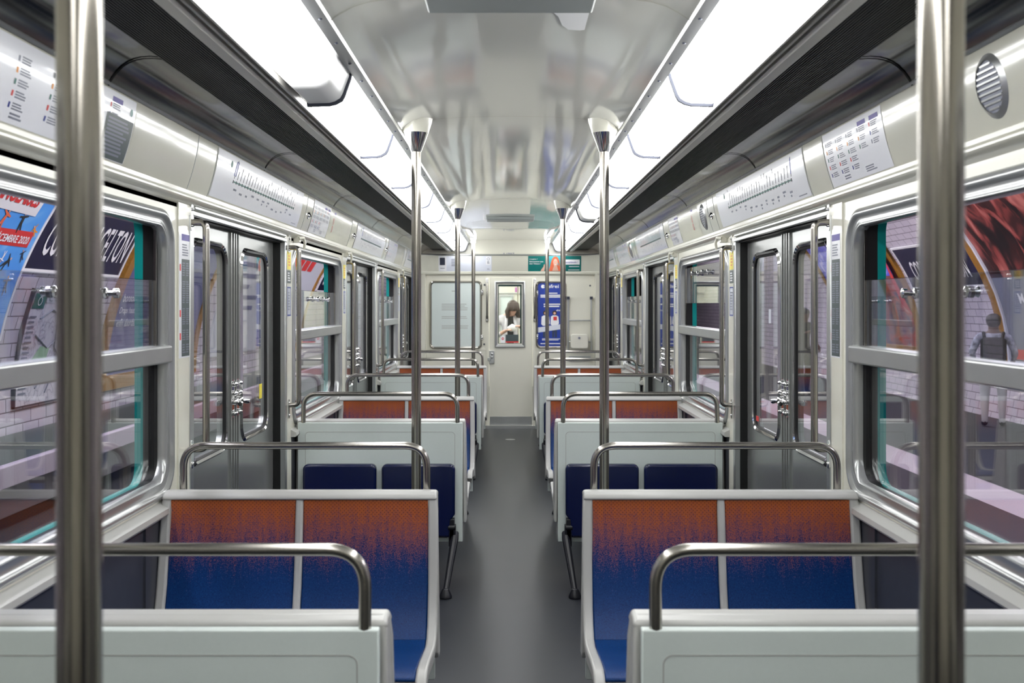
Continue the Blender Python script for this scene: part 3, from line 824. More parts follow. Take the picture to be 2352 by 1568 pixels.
def line_map(s, y0, y1, label, tint='white'):
    f = cov(s); a, b = (y0, y1) if s < 0 else (-y1, -y0)
    o = MB().rect(f, a, b, 0.006, 0.186, 0.0012, 1, 8).build('line_map', M[tint], smooth=60)
    tag(o, label, 'map', 'route maps on the advertising band')
    L = b-a; m0 = a+0.16*L; m1 = b-0.12*L; vb = 0.088
    if s < 0: slope = lambda u: vb
    MB().fbox(f, m0, m1, vb-0.003, vb+0.003, 0.0014, 0.0022).build('route_line', M['inkgreen'], o)
    tk = MB(); nm = MB(); n = 26
    for i in range(n):
        u = m0+(m1-m0)*i/(n-1)
        tk.fbox(f, u-0.004, u+0.004, vb-0.006, vb+0.006, 0.0015, 0.0026)
        ln = 0.03+0.035*random.random(); 
        if i in (0, n-1): ln = 0.075
        d = 0.35*ln
        q = [(u, vb+0.012), (u+0.010, vb+0.012), (u+d+0.010, vb+0.012+ln), (u+d, vb+0.012+ln)]
        nm.poly(f, q, 0.0017)
    tk.build('station_tick', M['inkdark'], o); nm.build('station_names', M['inkdark'], o)
    ex = MB()
    for i in range(12):
        u = m0+(m1-m0)*(i+0.3)/12; v = 0.065-0.03*random.random()
        ex.rect(f, u, u+0.03+0.02*random.random(), v, v+0.008, 0.0016)
        if random.random() > 0.5: ex.rect(f, u, u+0.02, v-0.014, v-0.006, 0.0016)
    ex.rect(f, b-0.16, b-0.05, 0.016, 0.020, 0.0016)
    ex.build('connections', M['inkgrey'], o)
    c = MB(); c.poly(f, arcpts((m0-0.06, 0.15), 0.014, 0, 2*PI, 16)[:-1], 0.0017); c.build('line_badge', M['inkgreen'], o)
    tm = MB()
    for u in ((m0-0.01, m0+0.012) if s < 0 else (m1+0.002,)): tm.poly(f, [(u, 0.11), (u+0.013, 0.11), (u+0.032, 0.17), (u+0.019, 0.17)], 0.0019)
    tm.build('terminus_name', M['inkblue'], o)
    return o

def rules_notice(s, y0, y1, label, block=False):
    f = cov(s); a, b = (y0, y1) if s < 0 else (-y1, -y0)
    o = MB().rect(f, a, b, 0.004, 0.186, 0.0012, 1, 8).build('rules_notice', M['white'], smooth=60)
    tag(o, label, 'notice', 'rules notices on the advertising band')
    L = b-a; cols = 5; cells = []; tx = MB()
    for c in range(cols):
        for r in range(5 if c < 3 else 3):
            u = a+L*(0.04+0.19*c); v = 0.15-0.026*r
            cells.append((u, v)); lines(f, u+0.018, u+0.075, v-0.012, v+0.006, 3, 0.0016, mb=tx)
    lines(f, b-0.22, b-0.12, 0.014, 0.034, 3, 0.0016, mb=tx); lines(f, a+L*0.25, a+L*0.25+0.06, 0.014, 0.03, 2, 0.0016, mb=tx)
    tx.build('text_lines', M['inkgrey'], o)
    icons(f, cells, 0.0017, [M['inkgrey'], M['inkorange'], M['inkgreen'], M['inkred'], M['inkblue']], o)
    hb = MB()
    for c in (3, 4): u = a+L*(0.04+0.19*c); hb.rect(f, u+0.01, u+0.085, 0.158, 0.172, 0.0017)
    hb.build('heading', M['purple'], o)
    if block:
        bl = MB().rect(f, b-0.20, b-0.004, 0.006, 0.125, 0.0018, 1, 6).build('text_block', M['noticegrey'], o)
        lines(f, b-0.185, b-0.025, 0.015, 0.118, 10, 0.0022).build('text_lines', M['inkgrey'], o)
        dp = MB(); dp.poly(f, arcpts((b-0.03, 0.15), 0.011, 0, 2*PI, 14)[:-1], 0.0018); dp.build('badge', M['teal'], o)
    return o

def band_plate(s, y0, y1, label, symbol=False):
    f = cov(s); a, b = (y0, y1) if s < 0 else (-y1, -y0)
    o = MB().rect(f, a, b, 0.003, 0.188, 0.0008, 1, 8).build('band_panel', M['coving'], smooth=60)
    tag(o, label, 'panel', 'plain cream panels of the advertising band')
    if symbol:
        u = a+0.12 if s < 0 else b-0.2
        for v in (0.115, 0.068):
            r = MB(); r.ring(f, arcpts((u, v), 0.020, 0, 2*PI, 24)[:-1], arcpts((u, v), 0.0165, 0, 2*PI, 24)[:-1], 0.0016, 0.0016)
            c0 = 0.0165*0.7; r.poly(f, [(u-c0-0.001, v+c0-0.001), (u-c0+0.002, v+c0+0.001), (u+c0+0.001, v-c0+0.001), (u+c0-0.002, v-c0-0.001)], 0.0018)
            r.build('no_smoking_ring', M['inkred'], o)
        MB().rect(f, u-0.005, u+0.05, 0.158, 0.172, 0.0016).build('heading', M['purple'], o)
    return o

def lock(s, y, label):
    f = cov(s); u = y if s < 0 else -y
    c = [Vector(f(u, 0.085, w)) for w in (0.0, 0.005, 0.006, 0.003)]
    t = thing('panel_lock', label, 'lock', f(u, 0.085, 0), 'round locks of the advertising band')
    MB().tube(c, 0.018, 20, radii=[0.020, 0.019, 0.014, 0.011]).build('rim', M['chrome'], t)
    MB().tube([Vector(f(u, 0.085, w)) for w in (0.004, 0.0055)], 0.01, 12).build('core', M['concrete'], t)
def speaker(s, y, label):
    f = cov(s); u = y if s < 0 else -y
    t = thing('loudspeaker', label, 'loudspeaker', f(u, 0.03, 0), 'round loudspeakers in the advertising band')
    mb = MB(); mb.ring(f, arcpts((u, 0.098), 0.072, 0, 2*PI, 36)[:-1], arcpts((u, 0.098), 0.060, 0, 2*PI, 36)[:-1], 0.002, 0.007); mb.ring(f, arcpts((u, 0.098), 0.075, 0, 2*PI, 36)[:-1], arcpts((u, 0.098), 0.072, 0, 2*PI, 36)[:-1], 0.0, 0.002)
    mb.build('rim', M['alu'], t, smooth=60)
    gr = MB(); gr.poly(f, arcpts((u, 0.098), 0.061, 0, 2*PI, 36)[:-1], 0.004); gr.build('grille', M['inkgrey'], t)
    sl = MB()
    for i in range(9):
        v = 0.098-0.05+0.0125*i; hw = math.sqrt(max(0, 0.056**2-(v-0.098)**2))
        sl.fbox(f, u-hw, u+hw, v-0.002, v+0.002, 0.0042, 0.0066)
    sl.build('grille_bar', M['alu'], t)

line_map(-1, 3.895, 5.50, 'green route map with slanting names over the first left door')
line_map(-1, 7.46, 9.08, 'green route map over the second left door')
line_map(-1, 11.02, 12.2, 'green route map over the third left door')
rules_notice(-1, 2.10, 3.035, 'white rules notice with dark text block above the nearest left window', True)
rules_notice(-1, 5.81, 6.34, 'small white rules notice above the second left window')
rules_notice(-1, 9.38, 10.10, 'white rules notice above the third left window')
band_plate(-1, 3.045, 3.64, 'blank cream panel between the near left notice and route map')
band_plate(-1, 6.36, 7.19, 'cream panel with red rings above the second left window', True)
band_plate(-1, 10.12, 10.76, 'cream panel above the third left window')
lock(-1, 5.70, 'round chrome lock beside the first left route map'); lock(-1, 7.36, 'round chrome lock before the second left route map'); lock(-1, 9.27, 'round chrome lock beyond the second left route map')
line_map(1, 3.895, 5.52, 'blue-ended route map over the first right door')
line_map(1, 7.46, 9.08, 'route map over the second right door')
line_map(1, 11.02, 12.2, 'route map over the third right door')
rules_notice(1, 3.065, 3.635, 'white rules notice beside the near right pole above the first right window')
rules_notice(1, 6.80, 7.19, 'small white rules notice above the second right window')
rules_notice(1, 9.75, 10.70, 'white rules notice above the third right window')
band_plate(1, 2.62, 3.055, 'blank cream panel at the right edge behind the near pole')
band_plate(1, 6.10, 6.78, 'cream panel with red rings above the second right window', True)
lock(1, 5.71, 'round chrome lock beside the first right route map'); lock(1, 7.33, 'round chrome lock before the second right route map')
speaker(1, 5.95, 'oval-looking round loudspeaker above the second right window')
speaker(1, 9.53, 'round loudspeaker above the third right window')
speaker(1, 2.39, 'round loudspeaker at the right edge of the view')

# ------------------------------------------------------------------ stickers on the pillars
def pillar_text(s, y, label):
    f = read_side(s); u = y if s < 0 else -y
    o = MB().fbox(f, u-0.068, u+0.052, 1.285, 1.722, 0.006, 0.0068).build('pillar_notice', M['white'])
    tag(o, label, 'notice', 'long text notices on the near pillars')
    MB().rect(f, u-0.04, u+0.05, 1.695, 1.718, 0.0072).build('heading', M['purple'], o)
    lines(f, u-0.035, u+0.04, 1.64, 1.685, 5, 0.0072).build('text_lines', M['inkgrey'], o)
    bl = MB().rect(f, u-0.04, u+0.05, 1.29, 1.630, 0.0072).build('text_block', M['noticegrey'], o)
    tl = MB()
    for v0, v1, n in ((1.57, 1.62, 6), (1.475, 1.555, 10), (1.40, 1.46, 8), (1.345, 1.385, 5), (1.30, 1.335, 4)):
        lines(f, u-0.034, u+0.002, v0, v1, n, 0.0076, mb=tl); lines(f, u+0.008, u+0.044, v0, v1, n, 0.0076, mb=tl)
    tl.build('text_lines', M['inkgrey'], o)
    ic = MB()
    for v in (1.60, 1.44, 1.36): ic.rect(f, u-0.062, u-0.048, v-0.012, v+0.012, 0.0072)
    ic.build('icon', M['inkred'], o)
pillar_text(-1, 3.705, 'long grey and white text notice on the first left pillar')
pillar_text(1, 3.705, 'long grey and white text notice on the first right pillar')
def pillar_yellow(s, y, nm):
    f = read_side(s); u = y if s < 0 else -y
    o = MB().fbox(f, u-0.045, u+0.045, 1.652, 1.745, 0.006, 0.0068).build('yellow_sticker', M['yellow']); tag(o, 'yellow warning sticker on the pillar %s' % nm, 'sticker', 'yellow stickers on the pillars')
    lines(f, u-0.02, u+0.03, 1.668, 1.73, 4, 0.0072).build('text_lines', M['inkorange'], o)
    o = MB().fbox(f, u-0.045, u+0.045, 1.582, 1.648, 0.006, 0.0068).build('grey_sticker', M['noticegrey']); tag(o, 'grey sticker under the yellow one on the pillar %s' % nm, 'sticker', 'grey stickers on the pillars')
    lines(f, u-0.03, u+0.03, 1.59, 1.64, 4, 0.0072).build('text_lines', M['inkwhite'], o)
    o = MB().fbox(f, u-0.045, u+0.045, 1.41, 1.565, 0.006, 0.0068).build('white_sticker', M['palegreyblue']); tag(o, 'white framed sticker low on the pillar %s' % nm, 'sticker', 'white stickers on the pillars')
    MB().frame(f, rect4(u-0.043, u+0.043, 1.413, 1.563, 0), rect4(u-0.036, u+0.036, 1.42, 1.556, 0), 0.0069, 0.0073).build('border', M['inkblue'], o)
    lines(f, u-0.028, u+0.028, 1.44, 1.54, 7, 0.0072).build('text_lines', M['inkgrey'], o)
for s in (-1, 1):
    pillar_yellow(s, 5.445, 'just beyond the first %s door' % SIDE[s])
    pillar_yellow(s, 7.265, 'just before the second %s door' % SIDE[s])
    pillar_yellow(s, 10.825, 'just before the third %s door' % SIDE[s])
mb = text_mesh('A 13057', endf, -0.088, 2.066, 0.135, 0.026, 0.001, 0.01)
tag(mb.build('car_number', M['inkblue']), 'small blue carriage number above the end door', 'lettering')

# ------------------------------------------------------------------ end wall fittings
end = snode('door_9', (0, YE, 0), 'narrow cream end door with a window')
mb = MB(); G = rrect(-0.146, 0.137, 1.007, 1.715, 0.004, 7)
d_out = rect4(XD0+0.006, XD1-0.006, 0.03, 1.795)
mb.ring(endf, d_out, G, -0.004, -0.004); mb.ring(endf, d_out, G, -0.035, -0.035); mb.ring(endf, G, G, -0.004, -0.035); mb.ring(endf, d_out, d_out, -0.004, -0.035)
mb.build('leaf', M['cream'], end)
mb = MB(); fo = rect4(-0.186, 0.178, 0.962, 1.752, 0); fi = rect4(-0.146, 0.137, 1.007, 1.715, 0)
fm = rect4(-0.176, 0.168, 0.972, 1.742, 0)
mb.ring(endf, fo, fo, -0.004, 0.012); mb.ring(endf, fo, fm, 0.012, 0.014); mb.ring(endf, fm, fi, 0.014, -0.01)
mb.build('window_frame', M['alu'], end, smooth=20)
mb = MB(); mb.frame(endf, rect4(-0.148, 0.139, 1.005, 1.717, 0), rect4(-0.136, 0.118, 1.012, 1.69, 0), -0.022, -0.012); mb.build('window_seal', M['sealgreen'], end)
gw = MB(); gw.fbox(endf, -0.140, 0.125, 1.010, 1.70, -0.022, -0.018); gw.build('glass', M['glass'], end)
MB().fbox(endf, XD0+0.012, XD1-0.012, 0.035, 0.135, -0.004, 0.0).build('kick_plate', M['alu'], end)
mb = MB(); mb.fbox(endf, XD0+0.003, XD0+0.065, 0.77, 0.925, -0.004, 0.018); mb.fbox(endf, XD0-0.015, XD0+0.02, 0.80, 0.84, -0.002, 0.022)
for zz in (0.885, 0.845): mb.ball(endf(XD0+0.036, zz, 0.018), 0.016, 12, 8, sy=0.6)
mb.build('lock_case', M['alu'], end, bevel=(0.003, 2))
o = MB().fbox(endf, -0.118, -0.062, 1.015, 1.095, -0.017, -0.016).build('no_entry_sticker', M['inkwhite']); tag(o, 'white sticker with red no entry disc on the end door window', 'sticker')
MB().poly(endf, arcpts((-0.09, 1.066), 0.016, 0, 2*PI, 20)[:-1], -0.0155).build('disc', M['inkred'], o); MB().rect(endf, -0.1, -0.08, 1.063, 1.070, -0.0152).build('bar', M['inkwhite'], o)
o = MB().fbox(endf, -0.055, 0.10, 1.03, 1.115, -0.017, -0.016).build('grey_sticker', M['noticegrey']); tag(o, 'grey sticker with a red strip on the end door window', 'sticker')
MB().rect(endf, -0.055, 0.10, 1.018, 1.034, -0.0155).build('red_strip', M['inkred'], o)
for e, x, nm in ((-1, XD0-0.022, 'left'), (1, XD1+0.022, 'right')):
    t = thing('door_side_bar', 'chrome upright bar just %s of the end door' % nm, 'bar', endf(x, 1.27, 0), 'chrome bars beside the end door')
    for z0, z1 in ((1.70, 1.79), (1.265, 1.345)):
        b_ = MB(); b_.slab(endf, rrect(x-0.016, x+0.016, z0, z1, 0.012), 0.012, 0.022)
        for zz in (z0+0.02, z1-0.02): b_.ball(endf(x, zz, 0.022), 0.008, 8, 6)
        b_.build('bracket', M['chrome'], t)
    MB().tube([endf(x, 1.31, 0.02), endf(x, 1.335, 0.035), endf(x, 1.70, 0.035), endf(x, 1.73, 0.02)], 0.011, 12).build('rail', M['steel'], t, smooth=60)

def end_board(name, label, cat, x0, x1, z0, z1, mat, group=None):
    t = thing(name, label, cat, endf((x0+x1)/2, z0, 0), group)
    a = rrect(x0, x1, z0, z1, 0.05); b = rrect(x0+0.012, x1-0.012, z0+0.012, z1-0.012, 0.045); c = rrect(x0+0.026, x1-0.026, z0+0.026, z1-0.026, 0.035)
    mb = MB(); mb.ring(endf, a, a, 0, 0.012); mb.ring(endf, a, b, 0.012, 0.022); mb.ring(endf, b, c, 0.022, 0.006); mb.build('frame', M['steel'], t, smooth=60)
    mb = MB(); mb.poly(endf, c, 0.006); sh = mb.build('sheet', mat, t)
    return t, sh
t, sh = end_board('notice_board', 'white framed notice board with faint text left of the end door', 'notice board', -0.965, -0.338, 0.945, 1.757, M['boardwhite'])
tx = MB()
for z0, z1, n in ((1.40, 1.49, 4), (1.30, 1.34, 2), (1.18, 1.23, 3)): lines(endf, -0.82, -0.5, z0, z1, n, 0.0068, 0.35, 0.15, tx)
tx.rect(endf, -0.70, -0.62, 1.63, 1.64, 0.0068)
tx.build('text_lines', M['concrete'], sh)
for zz in (1.62, 1.08):
    mb = MB(); mb.fbox(endf, -0.352, -0.322, zz-0.03, zz+0.03, 0.006, 0.026); mb.ball(endf(-0.337, zz, 0.026), 0.012, 10, 6); mb.build('clasp', M['chrome'], t, bevel=(0.003, 2))
t, sh = end_board('framed_poster', 'blue framed poster with two students right of the end door', 'poster', 0.307, 0.672, 0.95, 1.755, M['posterblue'])
for zz in (1.61, 1.09):
    mb = MB(); mb.fbox(endf, 0.313, 0.335, zz-0.03, zz+0.03, 0.006, 0.026); mb.ball(endf(0.324, zz, 0.026), 0.012, 10, 6); mb.build('clasp', M['chrome'], t, bevel=(0.003, 2))
def lett(body, x, z, wd, h, mat=M['inkwhite'], w=0.0072, bold=0.015, parent=None, f=endf, shear=0.0, name='lettering'):
    return text_mesh(body, f, x, z, wd, h, w, bold, shear).build(name, mat, parent)
lett('efrei', 0.445, 1.672, 0.135, 0.042, parent=sh)
mb = MB(); mb.poly(endf, arcpts((0.39, 1.69), 0.022, 0.3, 2*PI-0.3, 16)+[(0.395, 1.69)], 0.0072); mb.build('badge', M['inkwhite'], sh)
tx = MB(); lines(endf, 0.42, 0.62, 1.60, 1.62, 1, 0.0072, mb=tx); lines(endf, 0.36, 0.64, 1.555, 1.595, 2, 0.0072, 0.7, 0.1, tx); lines(endf, 0.40, 0.62, 1.44, 1.49, 2, 0.0072, 0.6, 0.2, tx); lines(endf, 0.38, 0.60, 1.045, 1.07, 2, 0.0072, 0.6, 0.2, tx); lines(endf, 0.36, 0.62, 1.0, 1.015, 1, 0.0072, 0.8, 0.1, tx)
tx.build('text_lines', M['inkwhite'], sh)
lett('efrei.fr', 0.55, 1.395, 0.075, 0.024, parent=sh)
mb = MB(); mb.poly(endf, [(0.335, 1.20), (0.64, 1.245), (0.64, 1.185), (0.335, 1.14)], 0.0076); mb.build('slogan_band', M['palegreyblue'], sh)
for x, top, jac, bag in ((0.42, 1.40, M['inkwhite'], False), (0.53, 1.40, M['inkwhite'], True)):
    mb = MB(); mb.poly(endf, arcpts((x, 1.375), 0.028, 0, 2*PI, 18)[:-1], 0.0073); mb.build('printed_hair', M['brownhair'], sh)
    mb = MB(); mb.poly(endf, arcpts((x, 1.37), 0.015, 0, 2*PI, 14)[:-1], 0.0077); mb.build('printed_face', M['skin'], sh)
    mb = MB(); mb.poly(endf, [(x-0.05, 1.24), (x-0.045, 1.33), (x-0.02, 1.345), (x+0.02, 1.345), (x+0.045, 1.33), (x+0.052, 1.25), (x+0.03, 1.22), (x-0.03, 1.22)], 0.0075); mb.build('printed_jacket', jac, sh)
    mb = MB(); mb.poly(endf, [(x-0.03, 1.21), (x+0.03, 1.21), (x+0.028, 1.08), (x+0.006, 1.08), (x, 1.16), (x-0.006, 1.08), (x-0.028, 1.08)], 0.0074); mb.build('printed_trousers', M['cloth_jean'], sh)
    if bag: MB().rect(endf, x-0.015, x+0.028, 1.285, 1.33, 0.0079).build('printed_folder', M['inkred'], sh)

# rack and box
t = thing('wall_rack', 'grey steel rail rack on the end wall right of the blue poster', 'rack', endf(0.83, 0.95, 0))
for x in (0.693, 0.967):
    MB().tube([endf(x, 0.93, 0.035), endf(x, 1.55, 0.035)], 0.011, 12).build('upright', M['alu'], t)
    MB().fbox(endf, x-0.016, x+0.016, 1.535, 1.57, 0, 0.05).build('bracket', M['inkdark'], t)
for zz in (1.285, 1.03): MB().tube([endf(0.685, zz, 0.035), endf(0.975, zz, 0.035)], 0.009, 12).build('cross_bar', M['alu'], t)
MB().fbox(endf, 0.70, 0.96, 0.80, 0.86, 0, 0.02).build('lower_bar', M['alu'], t)
t = thing('equipment_box', 'small cream rounded box hung on the rail rack', 'box', endf(0.815, 0.95, 0.05))
mb = MB(); mb.slab(endf, rrect(0.712, 0.922, 0.952, 1.125, 0.03), 0.046, 0.15); mb.build('case', M['cream'], t, bevel=(0.01, 3))
MB().tube([endf(0.815, 1.08, 0.15), endf(0.815, 1.08, 0.158)], 0.014, 14).build('button', M['inkgrey'], t)
for x in (-0.306, -0.312, 0.955):
    z_ = {-0.306: 1.71, -0.312: 1.0, 0.955: 1.70}[x]
    mb = MB(); mb.tube([endf(x, z_, 0), endf(x, z_, 0.004)], 0.011, 14); tag(mb.build('key_hole', M['inkdark']), {-0.306: 'dark round key hole above right of the notice board', -0.312: 'dark round key hole below right of the notice board', 0.955: 'dark round key hole above the rail rack'}[x], 'key hole', 'key holes in the end wall')

# advertisements over the end door (on the band, which stands 3 to 7 cm off the end wall)
def ecov(u, v, w=0.0):
    t = v/0.1946; return (u, YE-(0.03+0.072*t-0.028*t*t)-w, 1.87+0.19*t)
o = MB().rect(ecov, -0.86, -0.222, 0.0, 0.186, 0.002, 1, 8).build('advert_panel', M['palegreyblue'], smooth=60)
tag(o, 'pale advert with a dark telephone shape over the notice board', 'advert', 'adverts over the end door')
MB().rect(ecov, -0.855, -0.76, 0.005, 0.18, 0.0026, 1, 4).build('white_field', M['inkwhite'], o)
MB().poly(ecov, rrect(-0.838, -0.776, 0.075, 0.165, 0.008), 0.006).build('printed_telephone', M['inkdark'], o)
tx = MB(); lines(ecov, -0.70, -0.60, 0.06, 0.155, 5, 0.004, 0.4, 0.4, tx); lines(ecov, -0.835, -0.78, 0.03, 0.045, 1, 0.004, 0.5, 0.1, tx); tx.build('text_lines', M['inkgrey'], o)
MB().rect(ecov, -0.29, -0.232, 0.08, 0.18, 0.003, 1, 3).build('label_field', M['inkwhite'], o)
mb = MB(); mb.ring(ecov, arcpts((-0.261, 0.15), 0.017, 0, 2*PI, 20)[:-1], arcpts((-0.261, 0.15), 0.013, 0, 2*PI, 20)[:-1], 0.006, 0.006); lines(ecov, -0.275, -0.245, 0.09, 0.125, 3, 0.005, 0.5, 0.2, mb); lines(ecov, -0.275, -0.245, 0.02, 0.035, 2, 0.005, 0.5, 0.2, mb); mb.build('badge', M['inkgrey'], o)
o = MB().rect(ecov, 0.213, 0.845, 0.0, 0.186, 0.002, 1, 8).build('advert_panel', M['teal'], smooth=60)
tag(o, 'teal advert with a red haired woman right over the end door', 'advert', 'adverts over the end door')
MB().rect(ecov, 0.42, 0.60, 0.001, 0.185, 0.003, 1, 4).build('pale_field', M['tealpale'], o)
for i, tt in enumerate(("L'anglais ?", 'Élémentaire mon', 'cher Watson !')):
    wd = (0.095, 0.165, 0.135)[i]; lett(tt, 0.228, 0.138-0.027*i, wd, 0.017, parent=o, f=ecov, w=0.006)
pl = MB().rect(ecov, 0.615, 0.825, 0.082, 0.142, 0.005, 1, 3).build('white_plate', M['inkwhite'], o); lett('complétude !', 0.645, 0.096, 0.16, 0.024, M['purple'], 0.010, 0.01, o, ecov)
tx = MB(); lines(ecov, 0.70, 0.82, 0.052, 0.064, 1, 0.005, 0.6, 0.0, tx); lines(ecov, 0.69, 0.825, 0.012, 0.022, 1, 0.005, 0.6, 0.0, tx); tx.build('text_lines', M['inkwhite'], o)
hx, hy = 0.535, 0.0
hair = [(0.46, 0.002), (0.475, 0.06), (0.49, 0.13), (0.508, 0.168), (0.535, 0.182), (0.562, 0.170), (0.582, 0.13), (0.592, 0.06), (0.60, 0.002)]
MB().poly(ecov, hair, 0.008).build('printed_hair', M['redhair'], o)
face = [(0.537+0.026*math.cos(a), 0.105+0.046*math.sin(a)) for a in [2*PI*i/24 for i in range(24)]]
mb = MB(); mb.poly(ecov, face, 0.012); mb.poly(ecov, [(0.522, 0.075), (0.552, 0.075), (0.575, 0.004), (0.50, 0.004)], 0.011); mb.build('printed_face', M['skin'], o)
mb = MB(); mb.poly(ecov, [(0.524, 0.084), (0.530, 0.078), (0.544, 0.078), (0.550, 0.084)], 0.0135); mb.build('printed_mouth', M['inkwhite'], o)
mb = MB()
for x in (0.527, 0.547): mb.rect(ecov, x-0.004, x+0.004, 0.112, 0.116, 0.0135)
mb.build('printed_eyes', M['inkdark'], o)
MB().poly(ecov, [(0.36, 0.002), (0.375, 0.03), (0.395, 0.055), (0.402, 0.085), (0.41, 0.085), (0.412, 0.05), (0.405, 0.002)], 0.005).build('printed_hand', M['skin'], o)

# ------------------------------------------------------------------ next carriage, seen through the end door
nc = snode('wall_next_car', (0, 13.0, 0), 'interior shell of the next carriage')
mb = MB(); mb.box(-1.2, -1.15, 13.0, 19.0, 0, 2.2); mb.box(1.15, 1.2, 13.0, 19.0, 0, 2.2); mb.box(-1.2, 1.2, 13.0, 19.0, 2.2, 2.25); mb.box(-1.2, 1.2, 19.0, 19.05, 0, 2.2)
mb.box(-1.2, -0.3, 12.98, 13.02, 0, 2.2); mb.box(0.3, 1.2, 12.98, 13.02, 0, 2.2); mb.box(-0.3, 0.3, 12.98, 13.02, 1.82, 2.2)
mb.build('shell', M['cream'], nc); MB().box(-1.2, 1.2, 12.65, 19.0, -0.06, -0.001).build('floor', M['floor'], nc)
mb = MB(); mb.box(-0.62, -0.60, 12.66, 12.97, 0, 2.1); mb.box(0.60, 0.62, 12.66, 12.97, 0, 2.1); mb.box(-0.62, 0.62, 12.66, 12.97, 2.1, 2.12); mb.build('bellows', M['black'], nc)
far = lambda u, v, w=0.0: (u, 19.0-w, v)
mb = MB(); mb.frame(far, rect4(-0.20, 0.06, 0.9, 1.66, 0), rect4(-0.175, 0.03, 0.93, 1.625, 0), 0, 0.03); mb.build('window_frame', M['alu'], nc)
MB().rect(far, -0.175, 0.03, 0.93, 1.625, 0.008).build('window_pane', M['boardwhite'], nc)
MB().tube([(0.125, 17.5, 0), (0.125, 17.5, 2.2)], 0.012, 14).build('pole', M['pole'], nc)
MB().rect(far, 0.085, 0.155, 1.70, 1.785, 0.01).build('sign', M['signpurple'], nc); MB().fbox(far, -1.1, 1.1, 1.675, 1.69, 0, 0.03).build('ledge', M['alu'], nc)
for s in (-1, 1):
    mb = MB(); mb.box(s*0.55-0.08, s*0.55+0.08, 13.2, 18.8, 2.12, 2.195); tag(mb.build('ceiling_light', M['lamp']), 'white ceiling lamp in the next carriage, %s row' % SIDE[s], 'ceiling light', 'lamps of the next carriage')

